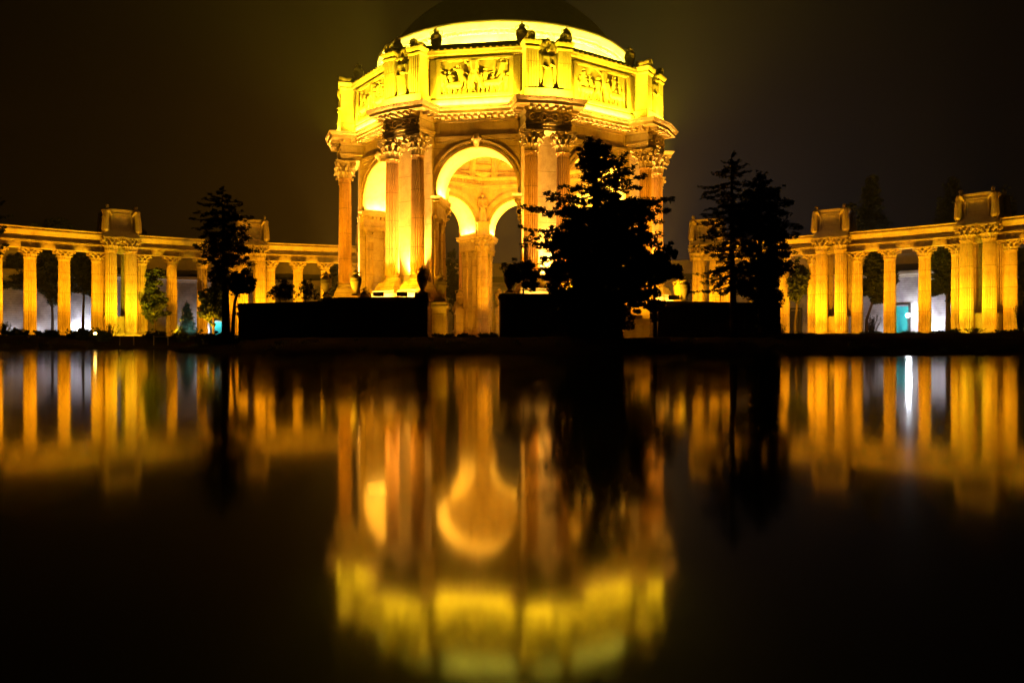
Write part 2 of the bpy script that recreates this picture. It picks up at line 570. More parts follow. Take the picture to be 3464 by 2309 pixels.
def weeping_figure(h):
    s = h / 3.2
    def v(x, y, z): return (x * s, y * s, z * s)
    b = [(v(0, 0, 0.2), v(0, 0, 1.7), 0.42 * s, 0.34 * s), (v(0.2, 0.2, 0.2), v(0.12, 0.16, 1.6), 0.17 * s, 0.15 * s), (v(-0.22, 0.2, 0.2), v(-0.14, 0.16, 1.6), 0.17 * s, 0.15 * s),
         (v(0, 0, 1.7), v(0, -0.08, 2.35), 0.33 * s, 0.34 * s), (v(-0.34, -0.08, 2.45), v(0.34, -0.08, 2.45), 0.17 * s, 0.17 * s),
         (v(0, -0.12, 2.5), v(0, -0.26, 2.78), 0.13 * s, 0.13 * s), (v(0, -0.34, 2.95), (0.2 * s, 0.23 * s, 0.25 * s)), (v(0, -0.22, 3.0), (0.19 * s, 0.18 * s, 0.18 * s)),
         (v(-0.42, -0.1, 2.42), v(-0.5, -0.35, 1.95), 0.14 * s, 0.11 * s), (v(-0.5, -0.35, 1.95), v(-0.12, -0.55, 2.6), 0.11 * s, 0.08 * s),
         (v(0.42, -0.1, 2.42), v(0.5, -0.35, 1.95), 0.14 * s, 0.11 * s), (v(0.5, -0.35, 1.95), v(0.12, -0.55, 2.6), 0.11 * s, 0.08 * s)]
    return fuse(b, 'weeping_figure', M['carved'], 0.06 * s)


def relief_mesh(w, h, seed, depth=0.42):
    """a panel of bodies carved in high relief: heads, torsos, bent limbs, a striding animal"""
    rng = random.Random(seed)
    nx, nz = 190, 96
    X, Z = np.meshgrid(np.linspace(-w / 2, w / 2, nx), np.linspace(0, h, nz))
    H = np.zeros_like(X)

    def caps(p, q, r0, r1, k=1.0):
        nonlocal H
        px, pz = p; qx, qz = q
        dx, dz = qx - px, qz - pz; L2 = dx * dx + dz * dz + 1e-9
        t = np.clip(((X - px) * dx + (Z - pz) * dz) / L2, 0, 1)
        d = np.hypot(X - px - t * dx, Z - pz - t * dz)
        r = r0 + (r1 - r0) * t
        hh = np.sqrt(np.clip(1 - (d / r) ** 2, 0, 1)) * r * k + 0.06 * (d < r)
        H = np.maximum(H, hh)

    def body(x, z0, s, lean, face):
        hip = (x + lean * 0.2 * s, z0 + 0.48 * s); chest = (x + lean * 0.5 * s, z0 + 0.78 * s); head = (chest[0] + lean * 0.15 * s + face * 0.03 * s, z0 + 0.99 * s)
        caps(hip, chest, 0.105 * s, 0.13 * s); caps(head, head, 0.085 * s, 0.085 * s, 1.2)
        for sg in (-1, 1):
            kx = hip[0] + sg * rng.uniform(0.02, 0.2) * s; kz = z0 + rng.uniform(0.22, 0.36) * s
            fx = kx + rng.uniform(-0.12, 0.12) * s
            caps(hip, (kx, kz), 0.085 * s, 0.06 * s); caps((kx, kz), (fx, z0 + 0.03), 0.06 * s, 0.038 * s)
            caps((fx, z0 + 0.03), (fx + face * 0.08 * s, z0 + 0.02), 0.035 * s, 0.03 * s)
            ex = chest[0] + sg * rng.uniform(0.1, 0.25) * s; ez = chest[1] + rng.uniform(-0.2, 0.2) * s
            caps((chest[0] + sg * 0.1 * s, chest[1] + 0.03 * s), (ex, ez), 0.05 * s, 0.042 * s)
            caps((ex, ez), (ex + rng.uniform(-0.2, 0.2) * s, ez + rng.uniform(-0.1, 0.25) * s), 0.042 * s, 0.028 * s)
        if rng.random() < 0.6:
            for q in range(4):
                caps((hip[0] + (q - 1.5) * 0.06 * s, hip[1]), (hip[0] + (q - 1.5) * 0.11 * s, z0 + 0.12 * s), 0.04 * s, 0.03 * s)

    def beast(x, z0, s, face):
        caps((x - face * 0.32 * s, z0 + 0.55 * s), (x + face * 0.28 * s, z0 + 0.58 * s), 0.17 * s, 0.19 * s)
        caps((x + face * 0.3 * s, z0 + 0.66 * s), (x + face * 0.52 * s, z0 + 0.98 * s), 0.14 * s, 0.085 * s)
        caps((x + face * 0.52 * s, z0 + 1.0 * s), (x + face * 0.72 * s, z0 + 0.84 * s), 0.085 * s, 0.05 * s)
        for ox, l in ((-0.34, 0.1), (-0.26, -0.12), (0.24, 0.2), (0.32, -0.02)):
            kx = x + face * (ox + l * 0.6) * s
            caps((x + face * ox * s, z0 + 0.48 * s), (kx, z0 + 0.26 * s), 0.08 * s, 0.05 * s); caps((kx, z0 + 0.26 * s), (x + face * ox * s, z0 + 0.02), 0.05 * s, 0.035 * s)
        caps((x - face * 0.45 * s, z0 + 0.62 * s), (x - face * 0.62 * s, z0 + 0.25 * s), 0.05 * s, 0.04 * s)

    beast(-w * 0.30, 0.05, h * 0.52, rng.choice((-1, 1))); beast(w * 0.26, 0.05, h * 0.55, rng.choice((-1, 1)))
    xs = [-0.45, -0.38, -0.29, -0.19, -0.10, 0.0, 0.09, 0.17, 0.26, 0.35, 0.44]
    for i, x in enumerate(xs):
        z0 = 0.04 if i % 2 == 0 else rng.uniform(0.12, 0.36) * h
        body(x * w + rng.uniform(-.1, .1), z0, h * (0.9 if i == 5 else rng.uniform(0.5, 0.72) if i % 2 else rng.uniform(0.55, 0.78)), rng.uniform(-0.35, 0.35), rng.choice((-1, 1)))
    H = np.minimum(H * 1.15, depth)
    k = np.ones(3) / 3
    H = np.apply_along_axis(lambda a: np.convolve(a, k, 'same'), 0, H); H = np.apply_along_axis(lambda a: np.convolve(a, k, 'same'), 1, H)
    H[0, :] = H[-1, :] = 0; H[:, 0] = H[:, -1] = 0
    V = np.stack([X, -H, Z], -1).reshape(-1, 3)
    i = np.arange(nx * nz).reshape(nz, nx)
    F = np.stack([i[:-1, :-1], i[:-1, 1:], i[1:, 1:], i[1:, :-1]], -1).reshape(-1, 4)
    me = bpy.data.meshes.new('relief_figures'); me.from_pydata(V.tolist(), [], F.tolist())
    for p in me.polygons: p.use_smooth = True
    me.materials.append(M['carved'])
    return me

# ================================================================== GROUND AND WATER
GL = 1.15          # ground level of the island


SHORE = [(-400, 60), (-75, 72), (-52, 76), (-50, 90), (-47.5, 101), (-43, 101), (-38, 90), (-31, 72), (-25, 60), (-17, 54.5), (-6, 53), (6, 52.5), (15, 53), (19.6, 52.5),
         (20.2, 50.5), (30, 49.5), (42, 48), (75, 44), (400, 30)]


def shore_dist(x, y):
    """signed distance to the shore polyline, positive on land"""
    best = 1e9; sgn = 1
    for (x0, y0), (x1, y1) in zip(SHORE[:-1], SHORE[1:]):
        dx, dy = x1 - x0, y1 - y0
        t = max(0, min(1, ((x - x0) * dx + (y - y0) * dy) / (dx * dx + dy * dy)))
        d = math.hypot(x - x0 - t * dx, y - y0 - t * dy)
        if d < best - 1e-6:
            best = d; c = dx * (y - y0) - dy * (x - x0); sgn = 1 if c > 0 else -1
    return best * sgn


def ground_z(x, y, s=None):
    """height of the land: a low shelving bank, longer on the wings, a little higher by the colonnades"""
    if s is None: s = shore_dist(max(-390, min(390, x)), y)
    t = max(0, min(1, (abs(x) - 22) / 8)); t = t * t * (3 - 2 * t)
    top = GL + 0.6 * t
    width = 9 + t * (5 if x < 0 else 26)
    u = max(0, min(1, s / width)); u = u * (1.6 - 0.6 * u)
    if s < 0: return max(-1.1, 0.08 + s * 0.6)
    return 0.08 + u * (top - 0.08)


def build_ground():
    xs = [-3000, -900, -400, -200] + [i * 1.5 for i in range(-66, 67)] + [200, 400, 900, 3000]
    ys = [-3000, -800, -200, -60, -20, 0, 20] + [30 + i * 1.5 for i in range(0, 60)] + [125, 140, 170, 220, 400, 900, 3000]
    rng = random.Random(3)
    vs = []; fs = []
    for y in ys:
        for x in xs:
            s = shore_dist(max(-390, min(390, x)), y)
            if y < -4: s = max(s, min(8, -4 - y))
            z = ground_z(x, y, s)
            if 0 < s < 60 and 25 < y < 110 and abs(x) < 110: z += rng.uniform(-0.1, 0.12) * min(1, s / 3)
            vs.append((x, y, z))
    n = len(xs)
    for j in range(len(ys) - 1):
        for i in range(n - 1):
            fs.append((j * n + i, j * n + i + 1, (j + 1) * n + i + 1, (j + 1) * n + i))
    o = MB().add(vs, fs).build('ground', M['soil'], None, True, False)
    tag(o, kind='structure')
    w = MB().add([(-3000, -3000, 0), (3000, -3000, 0), (3000, 3000, 0), (-3000, 3000, 0)], [(0, 1, 2, 3)]).build('water', M['water'], None, False, False)
    tag(w, kind='structure')


build_ground()

# ================================================================== ROTUNDA
RX, RY, RA = -0.98, 97.35, -8.97
rot = thing('rotunda', 'tall domed octagonal rotunda of floodlit stone with open arches and paired columns', 'rotunda', (RX, RY, GL), R_(RA))
RM = Matrix.Translation((RX, RY, 0)) @ Matrix.Rotation(R_(RA), 4, 'Z')


def RL(k, s, ap, z):
    """point in the frame of face (or half-step pylon) k: s along it, ap outward"""
    a = R_(45 * k)
    x, y = s, -ap
    return RM @ Vector((x * math.cos(a) - y * math.sin(a), x * math.sin(a) + y * math.cos(a), z))


def rpart(me, name, k=0.0, parent=rot, off=None):
    loc = (0, 0, -GL) if parent is rot else (0, 0, 0)
    if off is not None:
        a = R_(45 * k); x, y, z = off
        loc = (x * math.cos(a) - y * math.sin(a), x * math.sin(a) + y * math.cos(a), z - (GL if parent is rot else 0))
    return link(me, name, parent, loc, R_(45 * k))


A_IN, A_OUT, JS, CH = 12.8, 16.8, 4.25, 2.3
SPR, ARC = 16.55, 4.25
c22, s22 = math.cos(R_(22.5)), math.sin(R_(22.5))


def fl(s, ap):   # left face point seen from the pylon frame
    return (-s22 * ap + c22 * s, -c22 * ap - s22 * s)


def mirr(p): return (-p[0], p[1])


rC = (A_OUT - s22 * CH) / c22
Apt, Bpt, Cpt, Dpt = fl(JS, A_IN), fl(JS, A_OUT), (-CH, -rC), (-CH, -17.65)
I_R = A_IN / c22
pier_poly = [(0, -I_R), Apt, Bpt, Cpt, Dpt, mirr(Dpt), mirr(Cpt), mirr(Bpt), mirr(Apt)]
# --- pier
JS2 = JS + 0.45        # below the impost the jambs step back
A2 = fl(JS2, A_IN); T2 = (JS2 - 17.65 * s22) / c22
mb = MB().prism(pier_poly, 13.9, 24.6)
mb.prism([(0, -I_R), A2, (T2 if T2 < 0 else -T2, -17.65), (abs(T2), -17.65), mirr(A2)], GL - 0.3, 13.9)
pier_me = mb.mesh('pier', M['stone'])
# impost cornice with dentils round the jamb of each pier
imp_path = [fl(JS - 0.0, A_IN - 0.0), fl(JS, A_OUT)]


def impost(side):
    mb = MB()
    path = [(0, -I_R), Apt, Bpt, fl(JS + 0.5, A_OUT)]
    prof = [(0.0, 13.9), (0.10, 13.9), (0.10, 14.25), (0.03, 14.3), (0.03, 15.0), (0.12, 15.05), (0.12, 15.35), (0.42, 15.4), (0.42, 15.65), (0.52, 15.9), (0.0, 15.94)]
    pts = path if side < 0 else [mirr(p) for p in path][::-1]
    if side < 0: pts = pts[::-1]
    else: pts = pts[::-1]
    # outward must point into the opening
    test = MB().sweep(pts, prof, False)
    mid = (Vector(Apt) + Vector(Bpt)) / 2
    if side > 0: mid.x *= -1
    n = Vector((-c22, s22)) if side < 0 else Vector((c22, s22))
    if side < 0: want = Vector(fl(0, 14.8)) - mid
    else: want = Vector(mirr(fl(0, 14.8))) - mid
    d0 = (Vector(pts[2]) - Vector(pts[1])); nn = Vector((d0.y, -d0.x))
    if nn.dot(want) < 0:
        test = MB().sweep(pts[::-1], prof, False)
    mb.merge(test)
    a, b = (Vector(Apt), Vector(Bpt)) if side < 0 else (Vector(mirr(Apt)), Vector(mirr(Bpt)))
    w = want.normalized()
    e = (b - a).normalized()
    for i in range(8):
        c = a + e * (0.3 + i * 0.49)
        p = [c, c + e * 0.24, c + e * 0.24 + w * 0.36, c + w * 0.36]
        if (p[1] - p[0]).cross(p[2] - p[0]) < 0: p = p[::-1]
        mb.prism([(q.x, q.y) for q in p], 15.1, 15.38)
    return mb


impost_me = MB().merge(impost(-1)).merge(impost(1)).mesh('impost', M['carved'])


# pilasters with capitals on the jambs
def pilaster_shaft(w, d, z0, z1):
    mb = MB()
    n = 5; pts = [(-w / 2, 0)]
    for i in range(n):
        x = -w / 2 + w * (i + 0.5) / n; q = w / n * 0.3
        pts += [(x - q, -d), (x - q * 0.7, -d + 0.05), (x + q * 0.7, -d + 0.05), (x + q, -d)]
    pts = [(-w / 2, 0), (-w / 2, -d)] + pts[1:] + [(w / 2, -d), (w / 2, 0)]
    mb.prism(pts, z0, z1)
    mb.box(-w / 2 - .12, w / 2 + .12, -d - .12, 0, z0 - 0.001, z0 + 0.35); mb.box(-w / 2 - .06, w / 2 + .06, -d - .06, 0, z0 + 0.35, z0 + 0.6)
    return mb


def pilaster_cap(w, d, h):
    mb = MB()
    mb.prism([(-w / 2, 0), (-w / 2, -d), (w / 2, -d), (w / 2, 0)], 0, h * 0.86)
    for row, (z, o, n) in enumerate(((0.02, 0.16, 3), (0.3, 0.24, 4))):
        for i in range(n):
            x = -w / 2 + w * (i + 0.5) / n; ww = w / n * 0.42
            mb.add([(x - ww, -d - .02, z * h), (x + ww, -d - .02, z * h), (x + ww * 1.1, -d - .08, (z + 0.22) * h), (x - ww * 1.1, -d - .08, (z + 0.22) * h),
                    (x + ww * 0.8, -d - o, (z + 0.36) * h), (x - ww * 0.8, -d - o, (z + 0.36) * h), (x + ww * .5, -d - o - .04, (z + 0.28) * h), (x - ww * .5, -d - o - .04, (z + 0.28) * h)],
                   [(0, 1, 2, 3), (3, 2, 4, 5), (5, 4, 6, 7)])
    for sg in (-1, 1):
        mb.tube([(sg * w * 0.46, -d - 0.0, h * 0.72), (sg * w * 0.46, -d - 0.28, h * 0.72)], h * 0.12, 10)
    mb.box(-w / 2 - .22, w / 2 + .22, -d - .3, 0, h * 0.86, h)
    return mb


PW = 0.95
pil_me = pilaster_shaft(PW, 0.22, GL, 12.5).mesh('pilaster', M['shaft'])
pilcap_me = pilaster_cap(PW, 0.22, 1.4).mesh('capital', M['carved'])

# --- arch wall between two piers: outer and inner face, intrados, top
NA = 40


def arch_wall():
    mb = MB()
    pts = [(ARC * math.cos(math.pi - math.pi * i / NA), SPR + ARC * math.sin(math.pi - math.pi * i / NA)) for i in range(NA + 1)]
    pts = [(-JS, 15.9)] + pts + [(JS, 15.9)]
    n = len(pts); zt = 24.6
    vs = []
    for y in (-A_OUT, -A_IN):
        vs += [(x, y, z) for x, z in pts] + [(x, y, zt) for x, z in pts]
    fs = []
    for i in range(n - 1):
        fs.append((i, i + 1, n + i + 1, n + i)); fs.append((2 * n + i, 3 * n + i, 3 * n + i + 1, 2 * n + i + 1))
    fs.append(tuple(range(n, 2 * n)) + tuple(range(4 * n - 1, 3 * n - 1, -1)))
    return mb.add(vs, fs), pts


aw, apts = arch_wall()
arch_me = aw.mesh('arch_wall', M['stone'])
mb = MB()
n = len(apts); e = 0.01
vs = [(x * (1 - e / ARC), -A_OUT + 0.02, z - e) for x, z in apts] + [(x * (1 - e / ARC), -A_IN - 0.02, z - e) for x, z in apts]
intr_me = mb.add(vs, [(i, n + i, n + i + 1, i + 1) for i in range(n - 1)]).mesh('intrados', M['cove'], True)


def archivolt(y, out, r0=ARC, r1=ARC + 0.72):
    mb = MB()
    prof = [(r0, 0.0), (r0, out * 0.7), (r0 + 0.28, out * 0.7), (r0 + 0.3, out * 0.35), (r0 + 0.5, out * 0.45), (r0 + 0.52, out), (r1, out * 1.1), (r1, 0)]
    N = 44; k = len(prof); sgn = -1 if out > 0 else 1
    o = 0
    for i in range(N + 1):
        a = math.pi * i / N
        for r, d in prof: mb.v.append((r * math.cos(a), y - d, SPR + r * math.sin(a)))
    for i in range(N):
        for q in range(k - 1): mb.f.append((i * k + q, i * k + q + 1, (i + 1) * k + q + 1, (i + 1) * k + q))
    for i in range(64):       # bead course
        a = math.pi * (i + 0.5) / 64
        mb.ball(((r0 + 0.42) * math.cos(a), y - out * 0.5, SPR + (r0 + 0.42) * math.sin(a)), 0.085, 6, 4)
    return mb


avo_me = archivolt(-A_OUT, 0.26).mesh('archivolt', M['carved'])
avi_me = archivolt(-A_IN, -0.24, ARC, ARC + 1.2).mesh('archivolt', M['carved'])
key_me = fuse([((0, -A_OUT - .1, SPR + ARC + .1), (0, -A_OUT - .3, SPR + ARC + .95), .28, .38), ((0, -A_OUT - .5, SPR + ARC + .7), (.27, .27, .36)), ((-.42, -A_OUT - .25, SPR + ARC + .85), (.2, .2, .2)),
               ((.42, -A_OUT - .25, SPR + ARC + .85), (.2, .2, .2)), ((0, -A_OUT - .75, SPR + ARC + .66), .08)], 'keystone', M['carved'], .07)
corner_me = None
# spandrel frame and frieze panel on each face
mb = MB()
yb = -A_OUT
mb.box(-JS - 0.1, JS + 0.1, yb - 0.22, yb + 0.05, 21.55, 21.75); mb.box(-JS - 0.1, JS + 0.1, yb - 0.30, yb + 0.05, 21.75, 21.95)
for i in range(40):
    x = -JS + 0.1 + i * (2 * JS - 0.2) / 39
    mb.box(x - 0.06, x + 0.06, yb - 0.16, yb + 0.05, 21.28, 21.55)
for x0, x1, z0, z1 in ((-JS + .1, JS - .1, 23.4, 23.56), (-JS + .1, JS - .1, 22.05, 22.2), (-JS + .1, -JS + .28, 22.2, 23.4), (JS - .28, JS - .1, 22.2, 23.4)):
    mb.box(x0, x1, yb - 0.12, yb + 0.05, z0, z1)
frieze_me = mb.mesh('frieze_moulding', M['carved'])

for k in range(8):
    pr = rpart(pier_me, 'pier', k + 0.5)
    link(impost_me, 'impost', pr)
    aw_o = rpart(arch_me, 'arch_wall', k)
    for me, nm in ((intr_me, 'intrados'), (avo_me, 'archivolt'), (avi_me, 'archivolt'), (key_me, 'keystone'), (frieze_me, 'frieze_moulding')):
        o = link(me, nm, aw_o)

# pilasters: two per jamb, sub-parts of the piers
piers = [o for o in rot.children if o.name.split('.')[0] == 'pier']
for pr in piers:
    for sg in (-1, 1):
        for ap in (13.6, 16.0):
            p = Vector(fl(JS2 - 0.001, ap))
            x, y = p
            # jamb of the left face looks toward -tt
            if sg < 0: rz = R_(-22.5 - 90)
            else: x = -x; rz = R_(22.5 + 90)
            link(pil_me, 'pilaster', pr, (x, y, 0), rz); link(pilcap_me, 'capital', pr, (x, y, 12.5), rz)

# --- outer columns
COLR, COLT, NECK, CAPT, BASE0 = 19.25, 1.66, 19.75, 21.72, 6.45
shaft_me = fluted_shaft(NECK - (BASE0 + 1.1), 0.74).mesh('column', M['rose'])
cap_me = corinthian(CAPT - NECK, 0.64, 1.17).mesh('capital', M['carved'])
base_me = attic_base(0.74, 1.1).mesh('base', M['stone'])
ped = MB()
for sg in (-1, 1):
    x = sg * COLT
    ped.box(x - 1.28, x + 1.28, -COLR - 1.28, -COLR + 1.28, BASE0 - 0.36, BASE0 - 0.002)
    ped.box(x - 1.45, x + 1.45, -COLR - 1.45, -COLR + 1.45, BASE0 - 0.62, BASE0 - 0.362)
ped.box(-3.2, 3.2, -20.75, -17.0, BASE0 - 1.0, BASE0 - 0.622)
ped.prism([(-2.9, -17.0), (-2.9, -20.45), (2.9, -20.45), (2.9, -17.0)], GL - 0.3, BASE0 - 1.0)
ped.sweep([(-2.9, -17.0), (-2.9, -20.45), (2.9, -20.45), (2.9, -17.0)], [(0.0, 4.5), (0.02, 4.6), (0.10, 5.1), (0.22, BASE0 - 1.0)], False)
ped.sweep([(-2.9, -17.0), (-2.9, -20.45), (2.9, -20.45), (2.9, -17.0)], [(0.3, GL - 0.3), (0.3, 2.4), (0.1, 2.7), (0.0, 2.72)], False)
ped_me = ped.mesh('pedestal', M['stone'])
for k in range(8):
    rpart(ped_me, 'pedestal', k + 0.5)
    for sg in (-1, 1):
        c = rpart(shaft_me, 'column', k + 0.5, off=(sg * COLT, -COLR, BASE0 + 1.1))
        link(cap_me, 'capital', c, (0, 0, NECK - BASE0 - 1.1)); link(base_me, 'base', c, (0, 0, -1.1))

# --- entablature over the pylons (architrave + carved frieze) and the crowning cornice ring
pyl = [(-CH, -rC + 0.3), (-CH, -19.75), (0, -20.02), (CH, -19.75), (CH, -rC + 0.3)]
mb = MB()
mb.sweep(pyl, [(-0.9, 21.73), (0.0, 21.73), (0.0, 22.0), (0.06, 22.02), (0.06, 22.3), (0.14, 22.36), (0.16, 22.56), (0.02, 22.6), (0.02, 23.62), (-0.3, 23.64)], False)
mb.prism([(-CH + .05, -rC + .3), (-CH + .05, -19.7), (CH - .05, -19.7), (CH - .05, -rC + .3)], 21.78, 23.6)
blk_me = mb.mesh('architrave_block', M['stone'])
mb = MB()
for i, t in enumerate((-1.72, -0.6, 0.6, 1.72)):
    y = -19.77 - 0.25 * (1 - abs(t) / CH)
    N = 14
    ring = [(t + 0.36 * math.cos(2 * math.pi * q / N), y - 0.08, 23.1 + 0.36 * math.sin(2 * math.pi * q / N)) for q in range(N + 1)]
    mb.tube(ring, 0.12, 6); mb.ball((t, y - 0.05, 23.1), (0.15, 0.15, 0.15), 8, 6)
for t in (-2.15, -1.15, 0, 1.15, 2.15):
    y = -19.79 - 0.25 * (1 - abs(t) / CH)
    for q in range(5):
        mb.tube([(t, y, 22.66), (t + (q - 2) * 0.09, y - 0.1, 22.95 + 0.05 * (q % 2)), (t + (q - 2) * 0.2, y - 0.05, 23.25 + 0.1 * (q % 2))], [0.06, 0.07, 0.05], 5)
wreath_me = mb.mesh('wreath_frieze', M['carved'])
mb = MB()
for sg in (-1, 1):
    for q in range(3):
        mb.ball((sg * (CH + 0.05), -18.1 - q * 0.6, 23.1), (0.08, 0.24, 0.32), 8, 6)
for k in range(8):
    b = rpart(blk_me, 'architrave_block', k + 0.5)
    link(wreath_me, 'wreath_frieze', b)


def ring_path(pts_of_pylon):
    out = []
    for k in range(8):
        a = R_(45 * (k + 0.5))
        for x, y in pts_of_pylon:
            out.append((x * math.cos(a) - y * math.sin(a), x * math.sin(a) + y * math.cos(a)))
    return out


CT = 24.75
path = ring_path([(-CH, -rC), (-CH, -19.75), (0, -20.02), (CH, -19.75), (CH, -rC)])
mb = MB().sweep(path, [(0.03, 23.55), (0.10, 23.6), (0.16, 23.70), (0.20, 23.74), (0.22, 24.04), (1.18, 24.07), (1.18, 24.36), (1.27, 24.40), (1.35, 24.52), (1.46, 24.68), (1.5, CT), (-0.8, CT + 0.05)])
cornice_o = rpart(mb.mesh('cornice', M['carved']), 'cornice')
mb = MB()
N = len(path)
for i in range(N):
    p = Vector(path[i]); q = Vector(path[(i + 1) % N]); d = (q - p); L = d.length; d.normalize(); nn = Vector((d.y, -d.x))
    if L < 2.2: continue
    cnt = max(2, int(L / 0.66)); st = L / cnt
    for j in range(cnt + (0 if L < 4 else 0)):
        c = p + d * (st * (j + 0.5))
        w = 0.17
        P4 = [c - d * w + nn * 0.2, c - d * w + nn * 1.0, c + d * w + nn * 1.0, c + d * w + nn * 0.2]
        if (P4[1] - P4[0]).cross(P4[2] - P4[0]) < 0: P4 = P4[::-1]
        mb.prism([(v.x, v.y) for v in P4], 23.76, 24.06)
link(mb.mesh('modillions', M['carved']), 'modillions', cornice_o)
mb = MB()
for i in range(N):        # egg-and-dart beads on the crown moulding
    p = Vector(path[i]); q = Vector(path[(i + 1) % N]); d = (q - p); L = d.length; d.normalize(); nn = Vector((d.y, -d.x))
    cnt = int(L / 0.3)
    for j in range(cnt):
        c = p + d * (L * (j + 0.5) / cnt) + nn * 1.37
        mb.ball((c.x, c.y, 24.56), (0.1, 0.1, 0.1), 5, 4)
link(mb.mesh('bead_course', M['carved']), 'bead_course', cornice_o)

# --- attic
AW = 17.7
h8 = AW * math.tan(R_(22.5))
mb = MB()
inner = AW - 0.8; hi = inner * math.tan(R_(22.5))
mb.prism([(-h8, -AW), (h8, -AW), (hi, -inner), (-hi, -inner)], CT + 0.02, 30.0)
attic_me = mb.mesh('attic_wall', M['stone'])
PZ0, PZ1, PX = 25.95, 29.35, 3.55
mb = MB()
for x0, x1, z0, z1 in ((-PX - .42, PX + .42, PZ1, PZ1 + .34), (-PX - .42, PX + .42, PZ0 - .3, PZ0), (-PX - .42, -PX, PZ0, PZ1), (PX, PX + .42, PZ0, PZ1)):
    mb.box(x0, x1, -AW - 0.28, -AW + 0.05, z0, z1)
for sg in (-1, 1):
    x = sg * (PX + 0.78)
    mb.box(x - .30, x + .30, -AW - 0.14, -AW + .05, PZ0 - .2, PZ1 + .2)
for i in range(46):
    x = -PX - .3 + i * (2 * PX + .6) / 45
    mb.box(x - .05, x + .05, -AW - .36, -AW - .2, PZ1 + .08, PZ1 + .26)
frame_me = mb.mesh('panel_frame', M['carved'])
relief = [relief_mesh(2 * PX, PZ1 - PZ0, sd) for sd in (11, 24, 35)]
mb = MB()
mb.sweep([(-h8 + .02, -AW), (h8 - .02, -AW)], [(0.0, CT + .03), (0.22, CT + .03), (0.22, 25.45), (0.18, 25.5), (0.12, 25.6), (0.0, 25.62)], False)
plinth_me = mb.mesh('attic_plinth', M['stone'])
mb = MB()
mb.sweep([(-h8, -AW), (h8, -AW)], [(0.0, 29.72), (0.18, 29.76), (0.22, 29.95), (0.42, 30.05), (0.46, 30.30), (0.50, 30.36), (0.50, 30.45), (-0.9, 30.52)], False)
for i in range(22):
    x = -h8 + 0.3 + i * (2 * h8 - 0.6) / 21
    mb.tube([(x, -AW - 0.5, 30.48), (x, -AW + 0.6, 30.56)], 0.13, 7)
parapet_me = mb.mesh('parapet', M['carved'])
for k in range(8):
    w = rpart(attic_me, 'attic_wall', k)
    link(plinth_me, 'attic_plinth', w); link(parapet_me, 'parapet', w)
    f_ = rpart(frame_me, 'panel_frame', k)
    link(relief[k % 3], 'relief_figures', f_, (0, -AW - 0.02, PZ0))


# attic pylons: two fluted blocks flanking a statue, cap stones with scrolls
def attic_pylon():
    body = MB(); caps = []; scrolls = []
    body.prism([(-2.55, -17.2), (-2.55, -19.85), (0, -20.15), (2.55, -19.85), (2.55, -17.2)], CT + .03, 25.9)
    for sg in (-1, 1):
        cap = MB(); scroll = MB(); caps.append(cap); scrolls.append(scroll)
        c = sg * 1.68; w = 0.66
        y0 = -19.75
        pts = [(c - w, -17.2), (c - w, y0)]
        for i in range(4):
            x = c - w * 0.62 + i * w * 1.24 / 3; q = 0.075
            pts += [(x - q, y0), (x - q, y0 + 0.10), (x + q, y0 + 0.10), (x + q, y0)]
        pts += [(c + w, y0), (c + w, -17.2)]
        body.prism(pts, 25.88, 30.00)
        rect = [(c - w, -17.0), (c - w, y0), (c + w, y0), (c + w, -17.0)]
        cap.sweep(rect, [(0.0, 29.85), (0.1, 29.93), (0.14, 30.05), (0.06, 30.10), (0.06, 30.25), (0.2, 30.33), (0.3, 30.55), (0.3, 30.63), (-0.6, 30.65)], False)
        cap.prism([(c - w + .05, -17.1), (c - w + .05, y0 + .05), (c + w - .05, y0 + .05), (c + w - .05, -17.1)], 30.01, 30.61)
        for q in range(4):
            cap.ball((c - w - .1 + q * (2 * w + .2) / 3, y0 - .25, 30.65), (.1, .1, .16), 6, 5)
        sp = []
        cy, cz = -18.5, 31.17
        for i in range(26):
            a = -math.pi / 2 + i * 0.42; r = 0.5 - i * 0.0165
            sp.append((cy + r * math.cos(a), cz + r * math.sin(a)))
        # rolled scroll lying across the cap, its spiral end facing outward
        scroll.tube([(c - 0.12, y, 31.15) for y in (-19.9, -19.5, -19.1, -18.7, -18.3)], [0.46, 0.40, 0.30, 0.40, 0.44], 14)
        spi = [(c - 0.12 + (0.42 - i * 0.017) * math.cos(i * 0.5), -19.92, 31.15 + (0.42 - i * 0.017) * math.sin(i * 0.5)) for i in range(22)]
        scroll.tube(spi, 0.055, 5)
        scroll.box(c - 0.45, c + 0.3, -19.8, -18.3, 30.63, 30.80)
    body.box(-1.04, 1.04, -18.9, -17.2, 25.89, 29.85)
    return body, caps, scrolls


